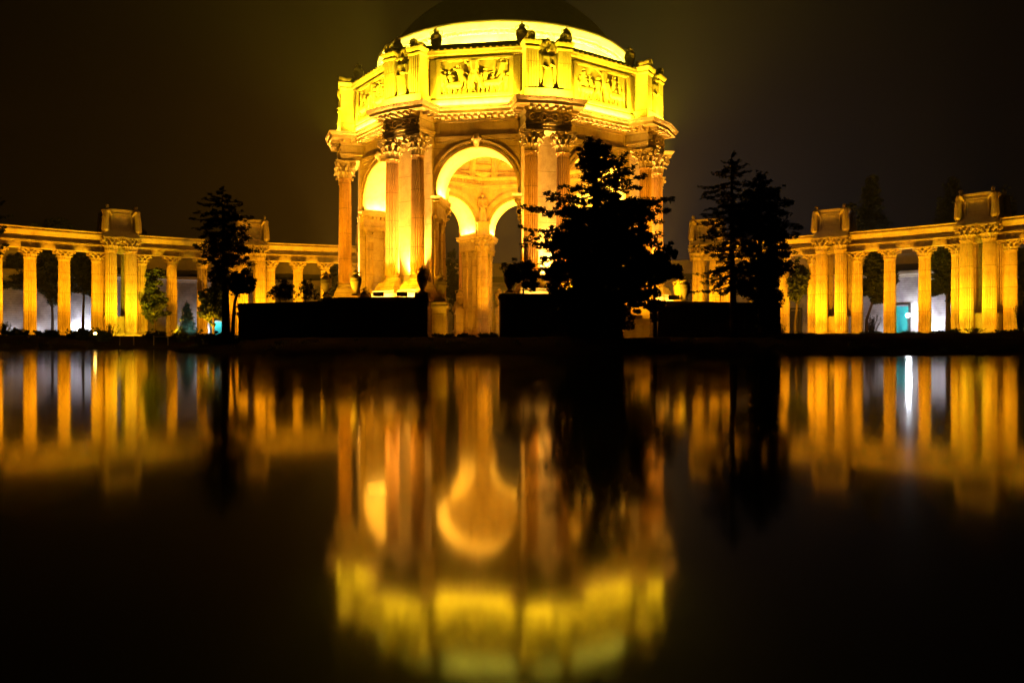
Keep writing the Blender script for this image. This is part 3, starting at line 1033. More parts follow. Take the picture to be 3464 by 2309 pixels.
b_, c_, s_ = attic_pylon()
apy_me = b_.mesh('attic_pylon', M['stone'])
acap_me = [q.mesh('cap_stone', M['carved']) for q in c_]; ascr_me = [q.mesh('scroll', M['carved'], True) for q in s_]
statue_me = draped_figure(4.35, True)
crest_me = fuse([((-0.5, -19.10, 30.15), (0.5, -19.10, 30.15), .42, .42), ((0, -19.40, 30.70), (.36, .36, .42)), ((-.62, -19.20, 30.65), (.22, .25, .34)), ((.62, -19.20, 30.65), (.22, .25, .34)), ((0, -19.72, 30.63), .08),
                 ((-.85, -19.10, 29.95), (-.6, -19.30, 30.45), .25, .2), ((.85, -19.10, 29.95), (.6, -19.30, 30.45), .25, .2)], 'crest_bust', M['carved'], .08)
for k in range(8):
    p = rpart(apy_me, 'attic_pylon', k + 0.5)
    for q in acap_me: link(q, 'cap_stone', p)
    for q in ascr_me: link(q, 'scroll', p)
    link(crest_me, 'crest_bust', p)
    rpart(statue_me, 'statue', k + 0.5, off=(0, -19.62, 25.9))

# --- roof, drum, dome
mb = MB()
o8 = [(inner / c22 * math.sin(R_(22.5 + 45 * k)), -inner / c22 * math.cos(R_(22.5 + 45 * k))) for k in range(8)]
mb.sweep(o8, [(0.3, 30.1), (0.3, 30.2), (0.1, 30.7), (-0.55, 31.72), (-0.75, 31.72), (-0.75, 31.2), (-2.2, 31.2)])
rpart(mb.mesh('roof', M['roofing']), 'roof')
mb = MB().lathe([(14.6, 31.0), (14.6, 32.0), (14.7, 32.05), (14.7, 32.25), (14.6, 32.3), (14.6, 33.2), (14.75, 33.25), (14.85, 33.5), (15.1, 33.62), (15.25, 33.9), (15.45, 34.15)], 128, cap=False)
for i in range(170):
    a = 2 * math.pi * i / 170
    m4 = Matrix.Rotation(a, 4, 'Z')
    mb.box(-0.16, 0.16, -15.0, -14.65, 33.26, 33.5, m4)
rpart(mb.mesh('drum', M['cove'], False), 'drum')
mb = MB()
prof = [(15.45, 34.16), (15.5, 34.3), (15.5, 34.5), (15.2, 34.62), (14.75, 34.7), (14.7, 35.0), (14.45, 35.02)]
zc, rs = 27.05, 16.25
a0 = math.acos(14.35 / rs)
for i in range(19):
    a = a0 + (math.pi / 2 - a0) * i / 18
    prof.append((max(0.02, rs * math.cos(a)), zc + rs * math.sin(a)))
mb.lathe(prof, 96, cap=False)
rpart(mb.mesh('dome', M['dome'], True), 'dome')
# drum light trays, low curved boxes on the roof
mb = MB()
for i in range(24):
    a = 2 * math.pi * i / 24
    mb.box(-1.4, 1.4, -15.85, -15.7, 31.7, 31.86, Matrix.Rotation(a, 4, 'Z'))
rpart(mb.mesh('light_tray', M['iron']), 'light_tray')

# --- inner ring, vault with ribs and coffer frames
mb = MB()
ci = [(A_IN / c22 * math.sin(R_(22.5 + 45 * k)), -A_IN / c22 * math.cos(R_(22.5 + 45 * k))) for k in range(8)]
mb.sweep(ci, [(0.0, 22.5), (-0.2, 22.55), (-0.25, 22.9), (-0.1, 22.95), (-0.1, 23.4), (-0.35, 23.5), (-0.5, 23.8), (-0.5, 23.95), (0.0, 24.0)])
for k in range(8):
    for i in range(20):
        s = -5.0 + i * 10.0 / 19
        mb.box(s - .1, s + .1, -A_IN + 0.05, -A_IN + 0.32, 23.08, 23.36, Matrix.Rotation(R_(45 * k), 4, 'Z'))
ring_o = rpart(mb.mesh('inner_cornice', M['carved']), 'inner_cornice')
vault_o = rpart(MB().lathe([(13.6, 23.9)] + [(13.2 * math.cos(a), 23.95 + 9.8 * math.sin(a)) for a in [i * math.pi / 2 / 16 for i in range(16)]] + [(0.05, 33.75)], 64, cap=False).mesh('vault', M['vault'], True), 'vault')
mb = MB()


def vpt(az, el, inset=0.0):
    a = R_(az)
    r = (13.2 - inset) * math.cos(el)
    return Vector((r * math.sin(a), -r * math.cos(a), 23.95 + (9.8 - inset) * math.sin(el)))


for k in range(8):
    az = 45 * (k + 0.5)
    for da in (-7, 7):
        mb.tube([vpt(az + da * math.cos(i * 0.09) ** 0.3, i * 0.09, 0.15) for i in range(15)], 0.48, 6)
    for el in (0.16, 0.44, 0.62, 0.95):
        mb.tube([vpt(az - 7 + 14 * i / 4, el, 0.1) for i in range(5)], 0.22, 5)
    mb.tube([vpt(az - 4.5, 0.2), vpt(az + 4.5, 0.2), vpt(az + 4.5, 0.40), vpt(az, 0.47), vpt(az - 4.5, 0.40), vpt(az - 4.5, 0.2)], 0.2, 5)
    azf = 45 * k
    mb.tube([vpt(azf - 12, 0.2), vpt(azf + 12, 0.2), vpt(azf + 11, 0.5), vpt(azf, 0.62), vpt(azf - 11, 0.5), vpt(azf - 12, 0.2)], 0.28, 5)
    mb.tube([vpt(azf - 9, 0.26), vpt(azf + 9, 0.26), vpt(azf + 8, 0.46), vpt(azf, 0.54), vpt(azf - 8, 0.46), vpt(azf - 9, 0.26)], 0.18, 5)
for el in (0.06, 0.7, 1.0):
    mb.tube([vpt(i * 5.625, el, 0.1) for i in range(65)], 0.26, 6)
link(mb.mesh('ribs', M['carved']), 'ribs', vault_o)

# --- inner columns at the corners, each carrying a winged figure on a block
icol_me = fluted_shaft(13.55 - GL, 0.86).mesh('inner_column', M['shaft'])
icap_me = corinthian(2.1, 0.75, 1.25).mesh('capital', M['carved'])
iblk_me = MB().box(-1.0, 1.0, -1.0, 1.0, 0, 0.25).box(-.82, .82, -.82, .82, .251, 1.75).box(-.95, .95, -.95, .95, 1.751, 2.0).mesh('statue_block', M['stone'])
istat_me = draped_figure(4.2, True)
for k in range(8):
    c = rpart(icol_me, 'inner_column', k + 0.5, off=(0, -(I_R - 0.35), GL))
    link(icap_me, 'capital', c, (0, 0, 13.55 - GL), R_(45))
    link(iblk_me, 'statue_block', c, (0, 0, 15.65 - GL))
    st_ = rpart(istat_me, 'statue', k + 0.5, off=(0, -(I_R - 0.5), 17.65))
    st_.rotation_euler = (0, 0, R_(45 * (k + 0.5) + 180))
mb = MB().lathe([(0.01, 0), (24, 0)], 48, cap=False)
for k in range(1):
    fl_o = link(MB().prism([(26 * math.sin(R_(15 * i)), -26 * math.cos(R_(15 * i))) for i in range(24)], -0.3, 0.06).mesh('floor', M['wall']), 'floor', rot)

# --- urns on the attic beside the pylons
names = {-1.5: 'left end', -0.5: 'left front', 0.5: 'right front', 1.5: 'right end'}
for (k, s), lab in {(-1, -5.0): 'stone urn on the rotunda roof edge at its far left corner', (-1, 4.6): 'stone urn half hidden behind the left front scrolls of the rotunda roof',
                    (0, -4.2): 'dark urn on the rotunda roof just right of the left front scrolls', (0, 4.7): 'dark urn on the rotunda roof left of the right front scrolls',
                    (1, -4.35): 'dark urn on the rotunda roof touching the right side of the right front scrolls', (1, 4.7): 'stone urn on the rotunda roof at the right end of the bright band'}.items():
    p = RL(k, s, AW - 0.55, 30.5)
    urn(p, 2.75, lab, 'urns along the rotunda roof edge', R_(RA + 45 * k))

# ================================================================== COLONNADES (one arc, two wings)
ACX, ACY, AR = -5.72, 43.0, 93.33


def hit(x, rad):
    dx = (x - 1732) / FPX
    a = dx * dx + 1; b = -2 * (dx * ACX + ACY); c = ACX ** 2 + ACY ** 2 - rad * rad
    t = (-b + math.sqrt(b * b - 4 * a * c)) / (2 * a)
    return Vector((dx * t, t, 0))


def ang_at(x, rad=AR):
    p = hit(x, rad)
    return math.atan2(p.x - ACX, p.y - ACY)     # 0 = straight ahead, + = right


def apt(a, rad, z=0.0):
    return Vector((ACX + rad * math.sin(a), ACY + rad * math.cos(a), z))


CB, CN, CC = 1.75, 12.93, 14.25      # column foot, neck, top of capital
cshaft = fluted_shaft(CN - CB - 0.5, 0.84, 0.9).mesh('column', M['shaft'])
ccap = corinthian(CC - CN, 0.76, 1.42).mesh('capital', M['carved'])
cbase = attic_base(0.84, 0.5).mesh('base', M['stone'])
PN, PC = 14.5, 16.45
pshaft = fluted_shaft(PN - CB - 0.5, 0.86, 0.9).mesh('pylon_column', M['shaft'])
pcap = corinthian(PC - PN, 0.78, 1.32).mesh('capital', M['carved'])
# flower box on four tall columns
mb = MB()
mb.box(-2.45, 2.45, -2.75, 2.75, PC + 0.01, PC + 0.3); mb.box(-2.3, 2.3, -2.6, 2.6, PC + 0.3, PC + 0.85)
mb.box(-1.95, 1.95, -2.2, 2.2, PC + 0.85, 20.25); mb.box(-2.1, 2.1, -2.35, 2.35, 20.25, 20.4); mb.box(-2.2, 2.2, -2.45, 2.45, 20.4, 20.62)
box_me = mb.mesh('flower_box', M['stone'])
boxframe_me = []
for sg in (-1, 1):
    mb = MB()
    y = sg * 2.2
    for w, z0, z1, d in ((1.45, 17.55, 20.0, 0.16), (1.15, 17.85, 19.7, 0.10)):
        t = 0.16
        for x0, x1, a0, a1 in ((-w, w, z1 - t, z1), (-w, w, z0, z0 + t), (-w, -w + t, z0 + t, z1 - t), (w - t, w, z0 + t, z1 - t)):
            mb.box(x0, x1, min(y - sg * .02, y + sg * d), max(y - sg * .02, y + sg * d), a0, a1)
    for i in range(10):
        for x in (-1.38, 1.38):
            mb.ball((x, y + sg * 0.18, 17.7 + i * 0.24), 0.08, 6, 4)
    boxframe_me.append(mb.mesh('panel_frame', M['carved']))
weep_me = weeping_figure(4.0)
mb = MB()
mb.box(-2.35, 2.35, -2.3, 2.3, CB - 0.3, CB + 0.5); mb.box(-2.15, 2.15, -1.15, 1.15, CB + 0.5, 4.3); mb.box(-2.3, 2.3, -1.3, 1.3, 4.3, 4.5); mb.box(-2.2, 2.2, -1.2, 1.2, 4.5, 4.75)
pbase_me = mb.mesh('low_wall', M['stone'])
ENT = [(-0.8, CC + .01), (0.72, CC + .01), (0.72, 15.25), (0.80, 15.32), (0.88, 15.48), (0.40, 15.5), (0.40, 16.04), (0.70, 16.06), (0.78, 16.35), (0.92, 16.72), (0.92, 16.82), (0.84, 16.86), (0.84, 17.06), (0.98, 17.1), (0.98, 17.2), (-0.98, 17.22), (-0.8, 16.7), (-0.8, CC + .01)]


def wing(side, label, cols, pyls, a_from, a_to):
    mid = apt((a_from + a_to) / 2, AR, CB)
    t = thing('colonnade', label, 'colonnade', mid)
    def put(me, name, p, rz=0.0, parent=t):
        return link(me, name, parent, Vector(p) - (mid if parent is t else Vector((0, 0, 0))), rz)
    for x in cols:
        a = ang_at(x)
        c = put(cshaft, 'column', apt(a, AR, CB + 0.5), -a)
        link(ccap, 'capital', c, (0, 0, CN - CB - 0.5)); link(cbase, 'base', c, (0, 0, -0.5))
    for x in pyls:
        a = ang_at(x, AR - 1.9)
        ctr = apt(a, AR)
        er = Vector((math.sin(a), math.cos(a), 0)); et = Vector((math.cos(a), -math.sin(a), 0))
        for sr in (-1, 1):
            for st in (-1, 1):
                p = ctr + er * sr * 1.9 + et * st * 1.36 + Vector((0, 0, CB + 0.5))
                c = put(pshaft, 'pylon_column', p, -a)
                link(pcap, 'capital', c, (0, 0, PN - CB - 0.5)); link(cbase, 'base', c, (0, 0, -0.5))
        put(pbase_me, 'low_wall', ctr, -a)
        b = put(box_me, 'flower_box', ctr, -a)
        for q in boxframe_me: link(q, 'panel_frame', b)
        for sr in (-1, 1):
            for st in (-1, 1):
                p = ctr + er * sr * 2.5 + et * st * 2.2 + Vector((0, 0, PC + 0.86))
                f = put(weep_me, 'weeping_figure', p, 0)
                f.rotation_euler = (0, 0, -a + {(-1, -1): R_(135), (-1, 1): R_(225), (1, -1): R_(45), (1, 1): R_(-45)}[(sr, st)])
    n = int(abs(a_to - a_from) * AR / 1.2)
    path = [apt(a_from + (a_to - a_from) * i / n, AR) - mid for i in range(n + 1)]
    mb = MB().sweep([(p.x, p.y) for p in path], [(r, z - CB) for r, z in ENT], False)
    e = link(mb.mesh('entablature', M['stone']), 'entablature', t)
    mb = MB()
    m = int(abs(a_to - a_from) * AR / 0.62)
    for i in range(m):
        a = a_from + (a_to - a_from) * (i + 0.5) / m
        p = apt(a, AR - 0.9) - mid; et = Vector((math.cos(a), -math.sin(a), 0)); er = Vector((math.sin(a), math.cos(a), 0))
        ring = [p + et * 0.28 * math.cos(q * math.pi / 5) + Vector((0, 0, 16.97 - CB + 0.13 * math.sin(q * math.pi / 5))) - er * 0.02 for q in range(11)]
        mb.tube(ring, 0.06, 4)
    link(mb.mesh('chain_moulding', M['carved']), 'chain_moulding', e)
    mb = MB()
    m = int(abs(a_to - a_from) * AR / 1.0)
    for i in range(m):
        a = a_from + (a_to - a_from) * (i + 0.5) / m
        mm = Matrix.Translation(apt(a, AR - 0.78) - mid) @ Matrix.Rotation(-a, 4, 'Z')
        mb.box(-.17, .17, -.12, .12, 16.3 - CB, 16.62 - CB, mm)
    link(mb.mesh('dentil_blocks', M['carved']), 'dentil_blocks', e)
    return t


wing(-1, 'curved stone colonnade with flower boxes to the left of the rotunda', [-128, -14, 101.4, 216.9, 329, 480, 581, 684, 784, 914, 1008, 1101, 1192], [410, 851, 1258], ang_at(-150), ang_at(1310))
wing(1, 'curved stone colonnade with flower boxes to the right of the rotunda', [2452, 2552, 2653, 2751, 2899, 3010, 3128, 3240, 3418, 3535], [2388, 2811, 3308], ang_at(2335), ang_at(3570))

# ================================================================== EXHIBITION HALL behind the colonnades
HR = AR + 17.0
hall_t = thing('exhibition_hall', 'long curved grey exhibition hall behind the colonnades', 'hall', apt(0, HR, GL))
hp0 = apt(0, HR, GL)


def hall_part(name, prof, m, a0=-1.15, a1=1.15, parent=hall_t):
    n = 140
    path = [apt(a0 + (a1 - a0) * i / n, HR) - hp0 for i in range(n + 1)]
    return link(MB().sweep([(p.x, p.y) for p in path], [(r, z - GL) for r, z in prof], False).mesh(name, m), name, parent)


hall_part('wall', [(0, GL - 0.4), (0, 11.5)], M['hall'])
hall_part('ledge', [(0, 11.5), (0.25, 11.55), (0.3, 11.8), (0.6, 12.0), (0.6, 12.5), (-0.9, 12.6)], M['hall_trim'])
hall_part('clerestory', [(-0.9, 12.55), (-0.9, 13.7)], M['hall_dark'])
hall_part('roof', [(-0.9, 13.7), (-0.3, 13.75), (-0.3, 15.4), (-0.5, 16.1), (-0.6, 16.3), (-20, 17.5)], M['hall_trim'])
mb = MB()


def hall_door(x0, x1, ztop, zbot, m='teal'):
    a0, a1 = ang_at(x0, HR), ang_at(x1, HR)
    am = (a0 + a1) / 2; w = (a1 - a0) * HR / 2
    d = link(MB().box(-w, w, -0.12, 0.02, zbot - GL, ztop - GL).mesh('door', M[m]), 'door', hall_t, apt(am, HR - 0.05) - apt(0, HR), -am)
    fr = MB()
    for sg in (-1, 1): fr.box(sg * (w + 0.16) - 0.15, sg * (w + 0.16) + 0.15, -0.3, 0.05, zbot - GL, ztop + 0.25 - GL)
    fr.box(-w - .31, w + .31, -0.3, 0.05, ztop - GL + .252, ztop - GL + .5)
    link(fr.mesh('door_frame', M['iron']), 'door_frame', d)
    link(MB().box(w * .7, w * .8, -.2, -.12, 2.6 - GL, 2.9 - GL).mesh('handle', M['iron']), 'handle', d)
    return d


hall_door(3024, 3074, 6.7, GL)
hall_door(716, 756, 4.6, GL)
hall_door(2676, 2708, 6.4, GL, 'hall_dark')['label'] = 'dark grey closed door'

# ================================================================== PLANTER WALLS, PEDESTALS AND URNS ROUND THE ISLAND
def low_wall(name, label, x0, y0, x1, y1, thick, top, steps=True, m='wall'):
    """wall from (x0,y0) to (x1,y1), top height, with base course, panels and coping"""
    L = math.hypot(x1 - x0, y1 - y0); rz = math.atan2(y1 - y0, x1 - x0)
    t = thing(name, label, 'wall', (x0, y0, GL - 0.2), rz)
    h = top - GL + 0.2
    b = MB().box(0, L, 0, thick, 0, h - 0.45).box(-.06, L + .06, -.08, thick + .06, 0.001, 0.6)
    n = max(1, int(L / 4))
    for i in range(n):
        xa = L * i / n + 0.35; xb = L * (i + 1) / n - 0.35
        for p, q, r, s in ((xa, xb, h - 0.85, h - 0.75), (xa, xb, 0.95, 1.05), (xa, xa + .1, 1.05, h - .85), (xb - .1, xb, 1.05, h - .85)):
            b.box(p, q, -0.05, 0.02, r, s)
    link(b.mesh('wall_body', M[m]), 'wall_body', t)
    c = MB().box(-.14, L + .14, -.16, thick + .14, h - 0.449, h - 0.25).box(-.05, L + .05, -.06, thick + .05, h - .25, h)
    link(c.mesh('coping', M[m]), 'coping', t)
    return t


WY = 72.0
pl0, pl1 = P(806, 1018, WY + 6), P(1098, 1018, WY + 1.5)
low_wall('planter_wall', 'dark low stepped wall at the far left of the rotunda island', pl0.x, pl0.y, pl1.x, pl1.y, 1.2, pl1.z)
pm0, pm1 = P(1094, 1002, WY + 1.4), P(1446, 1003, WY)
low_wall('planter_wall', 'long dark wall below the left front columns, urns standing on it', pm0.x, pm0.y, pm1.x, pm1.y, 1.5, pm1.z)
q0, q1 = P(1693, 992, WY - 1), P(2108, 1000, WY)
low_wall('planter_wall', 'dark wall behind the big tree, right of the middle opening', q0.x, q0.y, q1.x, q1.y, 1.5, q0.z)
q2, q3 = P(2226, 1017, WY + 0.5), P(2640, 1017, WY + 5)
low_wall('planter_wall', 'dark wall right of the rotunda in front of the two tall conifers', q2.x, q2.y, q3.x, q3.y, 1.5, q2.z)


def pedestal(x0, x1, ytop, Y, label, depth=2.4, m='stone', rz=0.0):
    a, b = P(x0, ytop, Y), P(x1, ytop, Y)
    w = (b.x - a.x) / 2; h = a.z - GL + 0.2
    t = thing('pedestal_wall', label, 'pedestal', ((a.x + b.x) / 2, Y + depth / 2, GL - 0.2), rz)
    d = depth / 2
    k = MB().box(-w, w, -d, d, 0, h - .6).box(-w - .12, w + .12, -d - .12, d + .12, 0.001, .55)
    for p, q, r, s in ((-w + .2, w - .2, h - 1.25, h - 1.13), (-w + .2, w - .2, .8, .92), (-w + .2, -w + .3, .92, h - 1.25), (w - .3, w - .2, .92, h - 1.25)):
        k.box(p, q, -d - .06, -d + .02, r, s)
    link(k.mesh('pedestal_body', M[m]), 'pedestal_body', t)
    link(MB().box(-w - .22, w + .22, -d - .22, d + .22, h - .599, h - .35).box(-w - .1, w + .1, -d - .1, d + .1, h - .35, h).mesh('coping', M[m]), 'coping', t)
    link(MB().box(-.62, .62, -.62, .62, h, h + .4).mesh('plinth', M[m]), 'plinth', t)
    return Vector(((a.x + b.x) / 2, Y + depth / 2, a.z + 0.4))


UG = 'urns on the walls round the rotunda'
# front opening: dark urn on the wall end, lit urn on its own pedestal
v = P(1430, 990, WY + 0.75)
pb = MB().box(-.62, .62, -.62, .62, 0, v.z - pm1.z + .0)
o_ = link(pb.mesh('plinth', M['wall']), 'plinth', bpy.data.objects['planter_wall.001'], Vector((0, 0, 0)))
wl_ = bpy.data.objects['planter_wall.001']
bpy.context.view_layer.update()
o_.location = wl_.matrix_world.inverted() @ Vector((v.x, v.y, pm1.z + 0.001))
urn(Vector((v.x, v.y, v.z)), 2.55, 'dark silhouetted urn on the wall end left of the lit pedestal', UG)
v = pedestal(1462, 1508, 1022, 77.0, 'lit stone pedestal carrying an urn at the left of the middle opening', 3.0)
urn(Vector((v.x, v.y, v.z)), 2.65, 'brown urn on the lit pedestal at the left of the middle opening', UG)
v = P(1204, 998, WY + 1.7); urn(v, 2.45, 'brightest golden urn on the dark wall below the left face of the rotunda', UG)
v = P(1236, 998, WY + 7); v.z = pm0.z; urn(Vector((P(1237, 0, 79).x, 79, 3.9)), 2.6, 'dull urn partly hidden behind the golden urn on the left', UG)
pb2 = P(1237, 0, 79)
ped_o = pedestal(1222, 1252, 1026, 78.2, 'small dim pedestal behind the golden urn on the left', 1.6)
v = P(1103, 1002, WY + 2.4); urn(v, 2.4, 'reddish brown urn at the left end of the long dark wall', UG)
v = P(1725, 990, WY - 0.3); urn(v, 2.7, 'black urn with a shrub spilling over it, right of the middle opening', UG)
v = P(2317, 1017, WY + 1.3); urn(v, 2.25, 'ochre urn on the dark wall to the right of the rotunda', UG)
pb3 = pedestal(2288, 2312, 1030, WY + 8, 'small pedestal behind the ochre urn on the right', 1.4)
urn(pb3, 2.3, 'dim urn peeping out behind the ochre urn on the right', UG)
# beyond the rotunda: lit pedestals seen through the arch
v = pedestal(1542, 1568, 1050, 112.5, 'lit pedestal seen through the arch, left of the far pier', 2.6)
urn(Vector((v.x, v.y, v.z)), 3.0, 'golden urn seen through the arch, left of the far pier', UG)
v = pedestal(1677, 1700, 1050, 113.5, 'lit pedestal seen through the arch, right of the far pier', 2.6)
urn(Vector((v.x, v.y, v.z)), 3.0, 'golden urn seen through the arch, right of the far pier', UG)
# pale panelled block in the gap of the right hand walls
v = pedestal(2112, 2200, 1078, 79.5, 'dim panelled block in the gap beneath the big dark tree', 2.4)

# low garden rails on the banks
def rail(x0, x1, y, Y, label):
    a, b = P(x0, y, Y), P(x1, y, Y)
    t = thing('garden_rail', label, 'rail', (a.x, Y, a.z - 0.55), 0, 'low rails on the banks')
    L = b.x - a.x
    link(MB().tube([(0, 0, .5), (L, 0, .5)], .05, 6).mesh('rail_bar', M['paint']), 'rail_bar', t)
    k = max(2, int(L / 2.4) + 1)
    for i in range(k):
        x = L * i / (k - 1)
        link(MB().box(x - .05, x + .05, -.05, .05, -.6, .62).mesh('post', M['paint']), 'post', t)


rail(92, 130, 1136.5, 96, 'low cream rail in front of the second left column')
rail(405, 452, 1136.5, 98, 'low cream rail in front of the left flower box columns')
rail(520, 568, 1137, 99, 'low cream rail by the shrubs right of the left flower box')
rail(3118, 3164, 1156, 84, 'low cream rail by the white lit wall on the right')
rail(3252, 3300, 1158, 82, 'low cream rail in front of the right flower box columns')

# ================================================================== TREES AND SHRUBS
def leaf_mesh(name, clumps, m, size, aspect, seed, droop=0.0):
    """clumps: (centre, radii, count) -> many small bent leaf faces spread through each clump"""
    rng = np.random.default_rng(seed)
    C = []; 
    for c, r, n in clumps:
        d = rng.normal(size=(n, 3)); d /= np.linalg.norm(d, axis=1)[:, None]
        q = d * (rng.random((n, 1)) ** 0.45) * np.array(r)
        C.append(np.array(c) + q)
    C = np.concatenate(C); n = len(C)
    a = rng.normal(size=(n, 3)); a[:, 2] = a[:, 2] * 0.6 - droop; a /= np.linalg.norm(a, axis=1)[:, None]
    b = np.cross(a, rng.normal(size=(n, 3))); b /= np.linalg.norm(b, axis=1)[:, None]
    L = (size * (0.6 + 0.8 * rng.random((n, 1))))
    W = L * aspect
    p0 = C - a * L * .5; p1 = C + b * W * .5; p2 = C + a * L * .5; p3 = C - b * W * .5
    V = np.stack([p0, p1, p2, p3], 1).reshape(-1, 3)
    F = np.arange(4 * n).reshape(n, 4)
    me = bpy.data.meshes.new(name)
    me.vertices.add(4 * n); me.vertices.foreach_set('co', V.astype(np.float32).ravel())
    me.loops.add(4 * n); me.loops.foreach_set('vertex_index', F.astype(np.int32).ravel())
    me.polygons.add(n); me.polygons.foreach_set('loop_start', np.arange(0, 4 * n, 4, dtype=np.int32)); me.polygons.foreach_set('loop_total', np.full(n, 4, dtype=np.int32))
    me.update(calc_edges=True); me.validate()
    me.materials.append(m)
    return me


def tree(name, label, Y, trunk, branches, blobs, crop=(0, 0, 1), r0=0.4, leaf=0.3, aspect=0.35, dens=1.0, m='needles', seed=1, depth=0.8, ground=None, extra=2, group=None, droop=0.1, cat='tree', fat=1.5):
    """trunk / branch / blob positions were read off the photo at the tree's real distance Y; every limb is
    repeated around the trunk so the crown has its full depth"""
    ox, oy, sc = crop
    rng = random.Random(seed)
    def W(x, y): return P(ox + x / sc, oy + y / sc, Y)
    px = Y / FPX / sc
    tp = [W(*p) for p in trunk]
    if ground is not None: tp[0].z = ground
    base = tp[0].copy()
    t = thing(name, label, cat, base, 0, group)
    n = len(tp)
    tb = MB().tube([p - base for p in tp], [max(0.03, r0 * (1 - 0.85 * i / max(1, n - 1))) for i in range(n)], 9)
    ztop = max(p.z for p in tp)
    def axis(z):
        for p, q in zip(tp[:-1], tp[1:]):
            if min(p.z, q.z) <= z <= max(p.z, q.z):
                return p.lerp(q, (z - p.z) / (q.z - p.z + 1e-9))
        return (tp[-1] if z > ztop else tp[0]).copy()
    clumps = []
    def limb(a, b, w, dn, yaw):
        ax = axis(a.z)
        def rotd(p):
            d = p - Vector((ax.x, ax.y, 0)); c, s = math.cos(yaw), math.sin(yaw)
            return Vector((ax.x + d.x * c - d.y * s, ax.y + d.x * s + d.y * c, p.z))
        A, B = rotd(a), rotd(b)
        L = (B - A).length
        sag = -0.05 * L
        pts = [A.lerp(B, i / 5) + Vector((rng.uniform(-.04, .04) * L, rng.uniform(-.04, .04) * L, sag * math.sin(math.pi * i / 5) + rng.uniform(-.02, .02) * L)) for i in range(6)]
        pts[0] = A
        tb.tube([p - base for p in pts], [max(0.02, 0.05 * (1 - i / 6) * (1 + r0)) for i in range(6)], 5)
        step = max(0.25, w * 0.55)
        k = max(3, int(L / step))
        for i in range(k):
            f = 0.18 + 0.82 * (i + 1) / k
            j = min(4, int(f * 5)); c = pts[j].lerp(pts[j + 1], f * 5 - j)
            ww = w * (1.15 - 0.6 * f) * rng.uniform(0.6, 1.3)
            c = c + Vector((rng.uniform(-.5, .5) * w, rng.uniform(-.7, .7) * w, rng.uniform(-.75, .5) * w))
            clumps.append((tuple(c - base), (ww * 1.15, ww * 1.15, ww * 0.7), max(8, int(75 * dens * dn * (ww / 0.5) ** 1.6 * (0.3 / leaf) ** 1.2))))
    for br in branches:
        x0, y0, x1, y1, w = br[:5]
        a, b = W(x0, y0), W(x1, y1); w *= fat
        b.y += rng.uniform(-.15, .15) * abs(b.x - a.x)
        limb(a, b, w * px, 1.0, 0.0)
        for q in range(extra):
            limb(a, b, w * px, 0.8, rng.choice((-1, 1)) * rng.uniform(0.7, 2.4))
    for bx, by, rx, ry, dn in blobs:
        c = W(bx, by)
        R3 = (rx * px * 1.12, max(rx * px * depth, 0.3), ry * px * 1.1)
        k = max(3, int(8 * dn * (R3[0] * R3[2]) ** 0.5 + 7 * R3[0] * R3[2] * dn))
        for i in range(k):
            d = Vector((rng.gauss(0, 1), rng.gauss(0, 1), rng.gauss(0, 1))).normalized() * rng.random() ** 0.3
            cc = c + Vector((d.x * R3[0], d.y * R3[1], d.z * R3[2]))
            ww = min(0.75, 0.42 * min(R3[0], R3[2])) * rng.uniform(0.6, 1.25)
            clumps.append((tuple(cc - base), (ww, ww, ww * 0.75), max(10, int(110 * dens * (ww / 0.5) ** 1.7 * (0.3 / leaf) ** 1.2))))
            if rng.random() < 0.12:
                q = axis(cc.z); tb.tube([q - base, (q + (cc - q) * 0.6) - base + Vector((0, 0, .1)), cc - base], [0.06, 0.045, 0.02], 4)
    link(tb.mesh('trunk', M['bark'], True, False), 'trunk', t)
    link(leaf_mesh('crown', clumps, M[m], leaf, aspect, seed, droop), 'crown', t)
    return t


B4 = (1650, 450, 2.24)
tree('big_conifer', 'largest black conifer spreading in front of the right side of the rotunda', 61.0,
     [(860, 1580), (855, 1200), (840, 800), (815, 400), (790, 180), (768, 40)],
     [(775, 200, 765, 25, 22), (820, 230, 850, 60, 18), (860, 260, 930, 85, 20), (950, 280, 1062, 150, 26), (800, 260, 705, 130, 30), (810, 300, 705, 250, 34), (860, 310, 960, 170, 34),
      (900, 385, 1210, 312, 20), (900, 330, 1075, 285, 32), (950, 430, 1140, 405, 30), (800, 430, 568, 385, 26), (790, 480, 438, 470, 30), (780, 560, 242, 572, 28), (800, 600, 560, 590, 40),
      (800, 690, 470, 690, 30), (790, 730, 272, 722, 20), (790, 800, 295, 812, 34), (780, 780, 330, 770, 22), (790, 920, 470, 930, 60), (880, 520, 1422, 462, 26), (880, 570, 1362, 585, 34), (880, 650, 1290, 655, 34),
      (900, 730, 1270, 780, 40), (900, 840, 1295, 815, 30), (820, 360, 720, 340, 40), (840, 380, 990, 360, 34)],
     [(820, 190, 105, 95, 1.5), (790, 300, 80, 45, 1.2), (870, 320, 100, 40, 0.7), (860, 440, 150, 50, 1.2), (820, 560, 270, 80, 1.6), (1050, 600, 170, 90, 1.2), (800, 690, 260, 70, 1.2), (830, 830, 370, 120, 1.7), (1130, 760, 120, 70, 1.0),
      (830, 990, 400, 110, 1.7), (560, 860, 110, 60, 1.0), (850, 1180, 330, 140, 1.6), (800, 1400, 260, 150, 1.3), (1130, 1000, 110, 130, 0.9), (1120, 1240, 120, 80, 0.8), (1110, 1330, 50, 40, .7)],
     B4, r0=0.42, leaf=0.34, aspect=0.3, dens=1.25, seed=5, depth=0.7, ground=0.85, extra=1)
